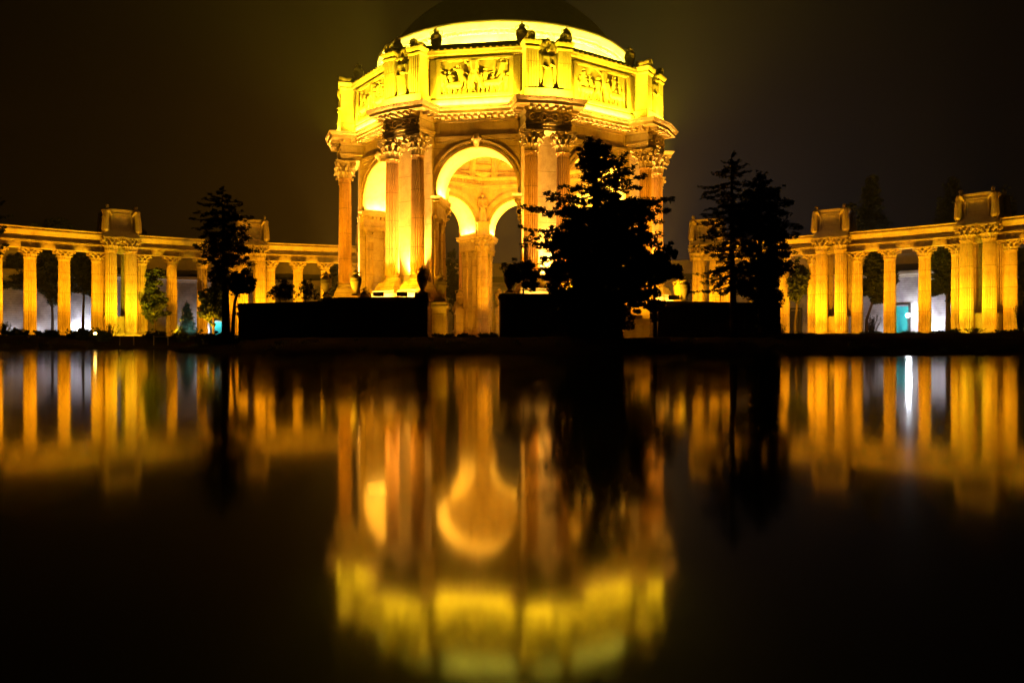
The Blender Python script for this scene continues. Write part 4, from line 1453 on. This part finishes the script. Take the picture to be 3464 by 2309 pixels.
tree('round_tree', 'rounded dark broadleaf tree at the right edge of the big conifer', 63.0,
     [(1270, 1560), (1262, 1300), (1262, 1180), (1300, 1020), (1340, 930)], [(1290, 1100, 1470, 1060, 40), (1290, 1000, 1380, 850, 24), (1290, 1050, 1200, 960, 40)],
     [(1300, 1000, 110, 100, 1.5), (1400, 1050, 70, 60, 1.4), (1360, 950, 80, 55, 1.2), (1250, 1100, 70, 60, 1.2), (1270, 1190, 35, 40, 1.0), (1370, 860, 20, 18, 1.0), (1240, 1270, 80, 80, 1.2), (1160, 1320, 60, 45, 1.0), (1290, 1350, 50, 70, 1.0)], B4, r0=0.16, leaf=0.26, aspect=0.6, m='leaves', seed=6, ground=GL - .1)
tree('shrub', 'dark shrub on the wall around the black urn', 70.5, [(270, 1215), (270, 1120), (260, 1040)], [(260, 1080, 110, 1000, 26), (260, 1060, 330, 990, 24), (300, 1050, 200, 975, 24)],
     [(240, 1070, 115, 75, 1.6), (430, 1040, 120, 70, 1.3), (540, 1070, 80, 60, .9), (330, 1140, 60, 60, 1.0)], B4, r0=0.08, leaf=0.22, aspect=0.5, m='leaves', seed=8, cat='shrub', depth=.6)
C7 = (2250, 500, 2.24)
tree('tall_conifer', 'tall open feathery conifer, left one of the pair right of the rotunda', 70.0,
     [(520, 1480), (515, 1100), (505, 700), (505, 300), (505, 50)],
     [(505, 75, 530, 40, 8), (505, 110, 565, 95, 9), (505, 115, 430, 105, 9), (505, 150, 645, 115, 10), (505, 170, 380, 175, 10), (505, 210, 600, 190, 12), (505, 215, 345, 190, 12), (505, 260, 250, 305, 11), (505, 270, 630, 250, 12), (505, 300, 310, 290, 12), (505, 330, 270, 378, 13),
      (505, 350, 640, 350, 14), (505, 390, 320, 390, 12), (505, 420, 300, 470, 15), (505, 470, 260, 500, 15), (505, 520, 280, 560, 16), (505, 560, 240, 585, 14), (505, 600, 245, 680, 16), (505, 640, 270, 695, 15),
      (500, 720, 240, 745, 14), (500, 760, 280, 760, 14), (500, 800, 330, 800, 22), (500, 860, 235, 965, 15), (500, 900, 300, 950, 17), (500, 960, 270, 1020, 15), (500, 1020, 185, 1092, 10), (500, 1050, 290, 1090, 12), (505, 440, 640, 460, 20), (505, 540, 650, 560, 24)],
     [(505, 180, 60, 60, .5), (480, 480, 110, 60, .8), (480, 620, 130, 60, .9), (520, 760, 110, 60, 1.0), (500, 880, 110, 60, .9), (530, 1000, 60, 120, .8)], C7, r0=0.34, leaf=0.32, aspect=0.22, dens=1.1, seed=9, ground=0.85, extra=2)
tree('dense_conifer', 'dense black conifer, right one of the pair right of the rotunda', 71.0,
     [(735, 1480), (730, 1100), (715, 600), (712, 190)],
     [(712, 230, 705, 185, 12), (720, 260, 770, 190, 14), (720, 280, 800, 240, 18), (712, 300, 605, 265, 20), (720, 330, 880, 310, 26), (712, 350, 590, 340, 26), (720, 400, 985, 408, 26), (712, 420, 560, 420, 30), (720, 470, 935, 492, 34), (720, 540, 1012, 580, 30), (720, 600, 1022, 655, 22), (720, 650, 900, 690, 34),
      (720, 720, 960, 770, 30), (720, 800, 990, 880, 24), (720, 860, 950, 930, 26)],
     [(710, 260, 60, 50, 1.2), (720, 380, 130, 70, 1.6), (720, 500, 170, 90, 1.7), (720, 620, 190, 80, 1.6), (760, 740, 170, 80, 1.4), (640, 850, 110, 60, 1.3), (800, 860, 130, 80, 1.2), (760, 980, 100, 100, 1.4), (770, 1130, 95, 110, 1.4), (780, 1280, 75, 110, 1.3), (620, 1000, 110, 110, 1.0)],
     C7, r0=0.36, leaf=0.3, aspect=0.3, dens=1.25, seed=10, ground=0.85, extra=1)
C6 = (600, 650, 2.852)
tree('slender_conifer', 'slender dark conifer with ragged top, left of the rotunda', 67.0,
     [(470, 1370), (468, 1100), (455, 700), (445, 300), (435, -40)],
     [(438, -10, 420, -45, 8), (438, 10, 380, -5, 9), (440, 30, 510, 40, 9), (440, 60, 232, 50, 11), (440, 80, 600, 90, 11), (440, 110, 190, 100, 12), (440, 140, 640, 128, 12), (440, 180, 172, 205, 14), (440, 200, 600, 190, 14), (440, 250, 130, 262, 13), (440, 250, 720, 232, 13), (445, 300, 180, 350, 18), (445, 330, 700, 330, 15), (445, 370, 230, 400, 20), (445, 400, 640, 400, 18),
      (450, 440, 170, 505, 22), (450, 430, 705, 440, 18), (450, 490, 210, 560, 24), (450, 500, 755, 545, 18), (455, 560, 235, 610, 24), (455, 600, 720, 680, 20), (455, 640, 205, 655, 18), (460, 700, 330, 775, 20), (460, 700, 690, 640, 18), (460, 800, 300, 860, 14), (465, 850, 560, 820, 20)],
     [(440, 120, 70, 60, .7), (440, 220, 130, 70, 1.0), (440, 330, 160, 70, 1.2), (450, 470, 210, 80, 1.4), (475, 580, 215, 70, 1.4), (440, 690, 130, 60, 1.1), (420, 800, 90, 60, .5), (590, 1180, 40, 60, .6)], C6, r0=0.38, leaf=0.32, aspect=0.25, dens=1.15, seed=12, ground=0.85, extra=1, fat=2.1)
tree('lollipop_tree', 'small round headed tree just right of the slender conifer', 69.0, [(530, 1370), (540, 1240), (555, 1050), (600, 930), (620, 860)], [(580, 960, 720, 900, 30), (570, 980, 520, 900, 30), (600, 920, 640, 780, 30)],
     [(620, 850, 115, 95, 1.7), (680, 900, 70, 60, 1.2), (560, 900, 60, 60, 1.2)], C6, r0=0.2, leaf=0.25, aspect=0.6, m='leaves', seed=13, ground=GL - .1)
tree('weeping_shrub', 'larger weeping dark shrub on the low wall left of the urns', 74.0, [(990, 1060), (990, 960), (1000, 900)], [(1000, 900, 860, 1000, 16), (1000, 880, 1110, 930, 20), (1000, 870, 1040, 840, 14), (990, 900, 880, 960, 16), (1000, 890, 1130, 1020, 14)],
     [(1010, 930, 95, 75, 1.8), (970, 1000, 95, 50, 1.5), (1070, 990, 60, 60, 1.3)], C6, r0=0.08, leaf=0.25, aspect=0.2, seed=14, cat='shrub', droop=1.2)
tree('weeping_shrub', 'smaller weeping dark shrub beside the reddish urn', 74.5, [(1240, 1060), (1240, 960), (1250, 900)], [(1250, 900, 1150, 1000, 12), (1250, 880, 1330, 940, 14), (1250, 870, 1290, 850, 12), (1250, 900, 1190, 900, 14), (1250, 920, 1370, 1010, 12)],
     [(1240, 900, 75, 50, 1.3), (1230, 980, 70, 60, 1.2), (1320, 1000, 50, 45, 1.2)], C6, r0=0.08, leaf=0.25, aspect=0.2, seed=15, cat='shrub', droop=1.2)
S1 = (0, 0, 1)
GB = 'dark trees behind the colonnades'


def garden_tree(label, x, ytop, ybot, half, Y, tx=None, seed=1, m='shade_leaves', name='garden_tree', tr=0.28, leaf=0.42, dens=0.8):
    tx = tx or x
    yb = HY - (GL - HC) * FPX / Y
    h = ybot - ytop
    rng = random.Random(seed)
    bl = [(x + rng.uniform(-.55, .55) * half, ytop + h * (0.12 + 0.8 * rng.random()), half * rng.uniform(.35, .6), h * rng.uniform(.14, .24), 1.0) for _ in range(9)]
    bl.append((x, ytop + h * .08, half * .3, h * .08, 1.0))
    br = [(tx, ybot - h * .3, x + s * half * rng.uniform(.7, 1.05), ybot - h * rng.uniform(.0, .7), 12) for s in (-1, 1, -1, 1)]
    return tree(name, label, Y, [(tx, yb), (tx, (yb + ybot) / 2), (x, ybot - h * .2), (x, ytop + h * .2)], br, bl, S1, r0=tr, leaf=leaf, aspect=0.6, dens=dens, m=m, seed=seed, ground=ground_z((x - 1732) / FPX * Y, Y) - .1, group=GB, extra=1)


garden_tree('dark tree with a bare trunk between the first two full left columns', 62, 860, 985, 62, 126, 62, 21)
garden_tree('dark tree rising a little above the left entablature between second and third columns', 175, 748, 1000, 78, 128, 178, 22)
garden_tree('tree with a white lit trunk left of the left flower box', 285, 850, 995, 55, 127, 281, 23)
garden_tree('tree poking up behind the right side of the left flower box', 472, 770, 900, 32, 128, 470, 24)
garden_tree('olive lit leafy tree right of the left flower box', 523, 905, 1085, 42, 121, 523, 25, m='leaves', leaf=0.36, dens=1.1)
garden_tree('yellowish lit tree behind the slender conifer', 722, 905, 1098, 42, 121, 722, 26, m='leaves', leaf=0.36, dens=1.1)
garden_tree('dark leafy tree beside the left edge of the rotunda', 1130, 900, 1040, 40, 126, 1130, 27)
garden_tree('dark tree seen through the middle arch on the left', 1535, 840, 1040, 28, 140, 1535, 28)
garden_tree('dark tree behind the bay left of the middle right flower box', 2700, 870, 1030, 34, 121, 2690, 29)
garden_tree('dark tree behind the columns right of the middle right flower box', 2965, 850, 1010, 55, 119, 2932, 30)
garden_tree('dark tree with a thick trunk left of the right flower box', 3205, 835, 1010, 62, 116, 3208, 31, tr=.5)
garden_tree('dark tree at the right edge of the view behind the last column', 3450, 850, 1130, 48, 116, 3450, 32)


def spire(label, x, ytop, ybase, half, Y, seed, lean=0, dens=0.9):
    rng = random.Random(seed)
    br = []; k = 18
    for i in range(k):
        f = (i + .6) / k; y = ytop + (ybase - ytop) * f
        for s in (-1, 1):
            br.append((x, y - 6, x + s * half * (0.12 + 0.88 * f) * rng.uniform(.65, 1.1), y + rng.uniform(4, 16), 9 + 9 * f))
    bl = [(x, ytop + (ybase - ytop) * f, half * f * .6, 22, .8) for f in (.3, .45, .6, .75, .9)]
    return tree('dark_spire_tree', label, Y, [(x, HY), (x, ybase), (x + lean, ytop - 4)], br, bl, S1, r0=0.35, leaf=0.5, aspect=0.3, dens=dens, seed=seed, ground=ground_z((x - 1732) / FPX * Y, Y) - .1, group=GB, extra=1)


spire('pointed dark conifer rising behind the middle right flower box', 2950, 592, 800, 62, 132, 41)
spire('broad dark conifer rising left of the right flower box', 3222, 600, 790, 72, 130, 42)
garden_tree('rounded dark tree rising right of the right flower box', 3400, 630, 760, 44, 126, 3400, 43)
garden_tree('dark tree just right of the middle right flower box top', 2888, 690, 800, 28, 128, 2890, 45)
tree('bare_branch_tree', 'tree at the left edge reaching thin branches into the sky', 80.0, [(-120, 1130), (-110, 900), (-90, 640)], [(-100, 700, 22, 682, 5), (-100, 745, 32, 728, 6), (-100, 780, 8, 775, 10), (-105, 860, 20, 835, 10), (-95, 660, 5, 665, 5)], [(-100, 660, 40, 50, .8), (-110, 800, 60, 80, 1), (-5, 860, 12, 12, .8)], S1, r0=0.35, leaf=0.3, aspect=.5, m='leaves', seed=44, ground=1.2, extra=0)
# little blue-green fir in front of the white lit hall
xs_ = 632
br_ = []
for i in range(13):
    f = (i + 1) / 13; y = 1022 + 105 * f
    for s in (-1, 1): br_.append((xs_, y - 5, xs_ + s * 36 * f ** .8, y + 3, 4 + 3 * f))
tree('small_fir', 'small blue green fir in front of the pale hall wall', 118.0, [(xs_, 1135), (xs_, 1080), (xs_, 1014)], br_, [(xs_, 1075, 10, 40, .8)], S1, r0=0.1, leaf=0.2, aspect=.3, m='bluefir', seed=51, ground=1.6, extra=3)


def bush(label, x, ytop, half, Y, seed, m='leaves', leaf=0.2, bare=False, name='shrub', h=None):
    zg = ground_z((x - 1732) / FPX * Y, Y)
    yb = max(HY - (zg - HC) * FPX / Y + 4, ytop + 8)
    h = yb - ytop
    rng = random.Random(seed)
    bl = [] if bare else [(x + rng.uniform(-.6, .6) * half, ytop + h * rng.uniform(.3, .8), half * rng.uniform(.3, .5), h * .3, 1.3) for _ in range(6)] + [(x, yb - h * .3, half * .8, h * .3, 1.0)]
    br = [(x + rng.uniform(-.2, .2) * half, yb, x + rng.uniform(-1, 1) * half, ytop + h * rng.uniform(0, .4), 3 if bare else 7) for _ in range(9)]
    return tree(name, label, Y, [(x, yb), (x, yb - h * .3), (x, yb - h * .5)], br, bl, S1, r0=0.06, leaf=leaf if not bare else .1, aspect=0.55, dens=1.0 if not bare else .15, m=m, seed=seed, ground=zg - .15, extra=1 if not bare else 3, group='shrubs along the banks', cat='shrub')


bush('leafy shrub at the foot of the first full left column', 58, 1115, 38, 99, 61)
bush('low shrub between the first two full left columns', 140, 1123, 22, 100, 62)
bush('rounded shrub left of the second left column', 172, 1115, 30, 101, 63)
bush('spreading shrub below the white lit hall wall on the left', 272, 1114, 52, 102, 64)
bush('twiggy shrub at the foot of the left flower box columns', 372, 1095, 42, 103, 65, bare=True)
bush('dense twiggy shrub left of the left flower box wall', 345, 1112, 30, 102, 66)
bush('yellow green hedge right of the left flower box', 528, 1118, 46, 108, 67)
bush('bare twiggy bush at the far left edge', 14, 1085, 24, 99, 68, bare=True)
bush('low dark shrub under the blue green fir', 612, 1124, 34, 106, 69)
bush('dark shrub at the foot of the seventh left column', 690, 1118, 40, 86, 70)
bush('lit shrub in the bay left of the middle right flower box', 2700, 1130, 36, 98, 71)
bush('yellow green shrub in the bay right of the middle right flower box', 2952, 1122, 42, 97, 72)
bush('bare reddish bush in front of the pale hall wall on the right', 2950, 1065, 34, 104, 73, bare=True)
bush('rounded shrub in front of the teal door', 3066, 1126, 38, 90, 74)
bush('spiky shrub under the white lit hall wall on the right', 3180, 1122, 36, 92, 75)
bush('dark shrub left of the right flower box columns', 3225, 1116, 28, 88, 76)
bush('twiggy bush between the right flower box columns', 3300, 1110, 40, 84, 77, bare=True)
bush('dark shrub under the last right column', 3405, 1118, 52, 82, 78)
bush('bare bush at the right edge of the view', 3452, 1030, 22, 90, 79, bare=True)
bush('bare shrub at the foot of the right column nearest the tall conifers', 2640, 1098, 22, 92, 80, bare=True)
bush('low ragged shrub below the middle opening on the left', 1492, 1131, 40, 63, 81)
bush('low ragged shrub below the middle opening in the centre', 1570, 1133, 40, 64, 82)
bush('low ragged shrub below the middle opening on the right', 1650, 1127, 36, 63, 83)
bush('dark shrub right of the island near the tall conifers', 2660, 1128, 60, 60, 84)
bush('low dark shrub at the left tip of the island', 760, 1122, 70, 63, 85)
bush('low dark shrub on the bank below the right flower box', 2860, 1146, 60, 70, 86)
bush('low dark shrub on the bank at the lower right', 3120, 1150, 60, 66, 87)
bush('low dark shrub on the lower right bank nearest the frame edge', 3380, 1146, 60, 64, 88)


def ground_cover():
    rng = random.Random(90); clumps = []
    for (x0, y0), (x1, y1) in zip(SHORE[:-1], SHORE[1:]):
        if x1 < -80 or x0 > 60: continue
        L = math.hypot(x1 - x0, y1 - y0); k = int(L / 0.7)
        for i in range(k):
            f = rng.random(); d = rng.uniform(0.4, 6.0)
            nx, ny = -(y1 - y0) / L, (x1 - x0) / L
            x = x0 + (x1 - x0) * f + nx * d; y = y0 + (y1 - y0) * f + ny * d
            if abs(x) > 75 or shore_dist(x, y) < 0.3: continue
            z = ground_z(x, y)
            clumps.append(((x, y, z + .05), (rng.uniform(.3, .8), rng.uniform(.3, .8), rng.uniform(.1, .3)), 30))
    o = link(leaf_mesh('ground_cover', clumps, M['leaves'], 0.16, 0.4, 91), 'ground_cover')
    tag(o, 'low plants covering the dark banks of the lagoon', 'ground cover', kind='stuff')


ground_cover()

# ================================================================== FLOODLIGHTING
AMBER = (1.0, 0.40, 0.004); GOLD = (1.0, 0.68, 0.012); LEMON = (1.0, 0.88, 0.075); WHITE = (0.80, 0.86, 1.0); PALE = (1.0, 0.46, 0.035); HOT = (1.0, 0.48, 0.06)
K = 1.0
# attic: strips lying on the cornice below every panel and every pylon
for k in range(8):
    z = CT + 0.14
    e = RL(k, 1, 0, 0) - RL(k, 0, 0, 0)
    strip('attic_strip', RL(k, 0, 18.14, z), RL(k, 0, 17.5, z + 3.0), 4200 * K, GOLD, e, 8.0, 0.12, 170)
    kp = k + 0.5
    e = RL(kp, 1, 0, 0) - RL(kp, 0, 0, 0)
    strip('attic_pylon_strip', RL(kp, 0, 21.0, z), RL(kp, 0, 19.7, z + 3.6), 2800 * K, GOLD, e, 4.6, 0.15, 170)
    for s in (-3.3, 3.3):
        spot('panel_spot', RL(k, s * 1.58, 20.2, CT + .25), RL(k, -s * .1, 17.6, 28.0), 8500 * K, GOLD, 85, 0.9, .15)
    # drum
    e = RL(k, 1, 0, 0) - RL(k, 0, 0, 0)
    for q in (0, 0.5):
        e = RL(k + q, 1, 0, 0) - RL(k + q, 0, 0, 0)
        strip('drum_strip', RL(k + q, 0, 15.45, 31.62), RL(k + q, 0, 14.6, 33.1), 1100 * K, LEMON, e, 5.6, 0.12, 150)
    # arch intrados, lamps on both imposts
    for sg in (-1, 1):
        e = RL(k, 0, 1, 0) - RL(k, 0, 0, 0)
        strip('intrados_strip', RL(k, sg * 3.95, 14.8, 16.05), RL(k, sg * 2.6, 14.8, 20.2), 2500 * K, PALE, e, 3.2, 0.15, 170)
    # broad floods on the island, lifting the frieze, spandrels and cornice
    for s in (-5.5, 5.5):
        spot('face_flood', RL(k, s, 24.8, 5.3), RL(k, s * .25, 17.0, 21.3), 21000 * K, AMBER, 52, 0.9, .2)
    # lamps at the foot of every pedestal
    for s in (-1.66, 1.66):
        spot('pedestal_flood', RL(k + .5, s, 21.7, 2.6), RL(k + .5, s, 20.0, 8.6), (42000 if k == 7 else 15000) * K, HOT, 58, 0.7, .1)
    # interior floods
    kp = k + 0.5
    spot('inner_flood', RL(kp, 0, 6.5, 1.9), RL(kp, 0, 13.5, 15.0), 12000 * K, AMBER, 75, 0.8, .2)
    spot('vault_flood', RL(kp, 0, 4.0, 1.9), RL(kp + 4, 0, 8, 28.0), 20000 * K, AMBER, 80, 0.9, .2)
    # lamps standing between the column pairs and the wall
    spot('pier_flood', RL(kp, 0.0, 18.6, 6.5), RL(kp, 0, 17.9, 22), 70000 * K, HOT, 75, 0.8, .12)
    for s in (-2.75, 2.75):
        spot('pier_flood', RL(kp, s, 18.2, 6.4), RL(kp, s * 1.05, 18.0, 22), 48000 * K, HOT, 70, 0.8, .1)
# floods on the island wall, aimed up at the column pairs
FL = [(1282, 1003, -0.5, 5200, AMBER, -1.6), (1362, 1003, -0.5, 5200, AMBER, 1.6)]


def floodlight(x, y, Y, tgt, power, color, label, ang=70):
    p = P(x, y, Y)
    t = thing('floodlight', label, 'floodlight', p, 0, 'floodlights on the island walls')
    link(MB().box(-.42, .42, -.3, .3, 0.02, .36).mesh('housing', M['iron']), 'housing', t)
    link(MB().box(-.5, .5, -.34, -.30, 0.0, .4).mesh('visor', M['iron']), 'visor', t)
    spot('flood', p + Vector((0, .45, .5)), tgt, power, color, ang, .7, .2)
    return t


floodlight(1282, 1003, WY + 1.8, RL(-0.5, -1.6, 19.4, 9.5), 9000, AMBER, 'left one of two black floodlight boxes on the long dark wall')
floodlight(1362, 1003, WY + 1.8, RL(-0.5, 1.6, 19.4, 9.5), 7000, AMBER, 'right one of two black floodlight boxes on the long dark wall')
floodlight(2065, 1012, WY + 2.0, RL(0.5, 1.6, 19.4, 9.5), 16000, AMBER, 'black floodlight box on the wall behind the big conifer')
floodlight(2278, 1014, WY + 2.0, RL(1.5, -1.6, 19.4, 9.5), 22000, AMBER, 'black floodlight box left of the ochre urn')
for x, Y, k, s, pw in ((1120, 78, -1.5, 1.6, 13000), (1800, 71.5, 0.5, -1.0, 9000)):
    p = P(x, 1000, Y); p.z = 4.6
    spot('wall_flood', p, RL(k, s, 19.4, 11), pw, AMBER, 60, .8, .2)
# added low fill lamps for the pedestals and urns seen through the openings
spot('ped_fill', P(1575, 1118, 74), P(1485, 1085, 77), 500, AMBER, 70, .8, .1)
spot('ped_fill', P(2190, 1130, 76), P(2150, 1100, 79.5), 90, AMBER, 90, .8, .1)
spot('urn_fill', P(1560, 1130, 108.5), P(1556, 1050, 112.5), 500, AMBER, 80, .8, .1)
spot('urn_fill', P(1690, 1130, 108.5), P(1688, 1050, 113.5), 400, AMBER, 80, .8, .1)

for x, y, Y, tx, ty, TY, pw in ((1135, 990, 72.2, 1206, 950, WY + 1.7, 1300), (1060, 992, 73.0, 1104, 955, WY + 2.4, 160), (2245, 1004, 72.4, 2318, 975, WY + 1.3, 900), (1545, 1100, 75.0, 1485, 955, 78.5, 420)):
    spot('urn_fill', P(x, y, Y), P(tx, ty, TY), pw, (1.0, 0.50, 0.01), 60, .9, .08)  # added fills to brighten the urns, their actual source is unknown

# colonnades: a ground flood in front of each bay
lamp_rng = random.Random(17)
for x in [-128, -14, 101, 217, 329, 392, 428, 480, 581, 684, 784, 836, 866, 914, 1008, 1101, 1192, 2370, 2406, 2452, 2552, 2653, 2751, 2794, 2829, 2899, 3010, 3128, 3240, 3288, 3328, 3418, 3535]:
    a = ang_at(x)
    p = apt(a, AR - 7.0, 2.0)
    green = x in (392, 428, 3288, 3328)
    c_ = (0.72, 0.60, 0.01) if green else AMBER
    q_ = lamp_rng.uniform(.75, 1.2) * (0.32 if green else 0.45 if x in (836, 866, 2370, 2406, 2794, 2829) else 0.66) * K
    spot('colonnade_flood', p, apt(a, AR - .6, 13.5), 15000 * q_, c_, 90, 1.0, .12)
    spot('colonnade_flood', p, apt(a, AR - .6, 4.5), 3000 * q_, c_, 110, 1.0, .12)

# hall: white wall lights
for x, pw, z in ((35, 700, 1.9), (130, 700, 1.9), (205, 1000, 1.9), (262, 2400, 1.9), (318, 2600, 1.9), (690, 1500, 1.9), (620, 500, 1.9), (3165, 2600, 1.9), (3110, 600, 2.0), (2995, 500, 1.9)):
    a = ang_at(x, HR)
    spot('hall_wall_light', apt(a, HR - 1.1, z), apt(a, HR, 6.0), (pw if pw > 1200 else pw * .55) * 0.9, WHITE, 130, .9, .15)
spot('fir_fill', P(655, 1128, 116), P(634, 1085, 118), 260, (0.55, 1.0, 0.9), 90, .9, .1)  # added teal fill to tint the fir, no such lamp known
for x, pw in ((735, 260),):
    a = ang_at(x, HR); spot('door_light', apt(a, HR - 1.6, 4.9), apt(a, HR, 2.8), 700, (0.8, 1.0, 1.0), 120, .9, .1)


def lamp_post(x, y, Y, h_extra, label, power, color, r, m):
    p = P(x, y, Y)
    t = thing('lamp', label, 'lamp', (p.x, p.y, GL), 0)
    link(MB().tube([(0, 0, 0), (0, 0, p.z - GL - r)], .05, 8).box(-.15, .15, -.15, .15, 0.001, .2).mesh('post', M['iron']), 'post', t)
    link(MB().ball((0, 0, p.z - GL), (r, r, r), 14, 10).mesh('lamp_globe', m, True), 'lamp_globe', t)
    d = bpy.data.lights.new('lamp_light', 'POINT'); d.energy = power; d.color = color; d.shadow_soft_size = r + .03
    o = bpy.data.objects.new('lamp_light', d); COL.objects.link(o); o.location = p + Vector((0, -r - .1, 0))
    return t


lamp_post(3071, 1066, hit(3071, HR).y - 2.5, 0, 'bright white lamp on a post in front of the teal door', 1500, WHITE, 0.30, M['white_glow'])
lamp_post(2152, 928, 92.0, 0, 'white lamp glinting through the big conifer', 40, (1, .9, .8), 0.28, M['white_glow'])


def ground_lamp(x, y, Y, label, r=.16):
    p = P(x, y, Y)
    t = thing('ground_lamp', label, 'lamp', (p.x, p.y, p.z - .3), 0, 'ground lamps along the banks')
    link(MB().lathe([(r * 1.1, 0), (r * 1.2, .12), (r * 1.2, .2)], 12).mesh('housing', M['iron']), 'housing', t)
    link(MB().ball((0, 0, .3), (r, r, r), 12, 8).mesh('lens', M['amber_glow'], True), 'lens', t)


ground_lamp(2771, 1153, 80.0, 'glowing amber ground lamp below the middle right flower box', .2)
ground_lamp(322, 1128, 98.0, 'glowing amber ground lamp left of the left flower box', .17)
ground_lamp(2665, 1152, 74.0, 'tiny amber ground lamp by the dense conifer', .07)
ground_lamp(3424, 1158, 78.0, 'tiny amber ground lamp at the lower right bank', .08)


# ================================================================== NIGHT AIR
def haze():
    m = bpy.data.materials.new('night_haze'); m.use_nodes = True
    nt = m.node_tree; nt.nodes.clear()
    out = nt.nodes.new('ShaderNodeOutputMaterial'); v = nt.nodes.new('ShaderNodeVolumePrincipled')
    v.inputs['Color'].default_value = (0.9, 0.9, 0.9, 1); v.inputs['Density'].default_value = 0.0004; v.inputs['Anisotropy'].default_value = 0.0
    nt.links.new(v.outputs[0], out.inputs['Volume'])
    o = MB().box(-160, 160, -25, 205, -2.2, 60).build('haze', m)
    tag(o, kind='stuff')


haze()
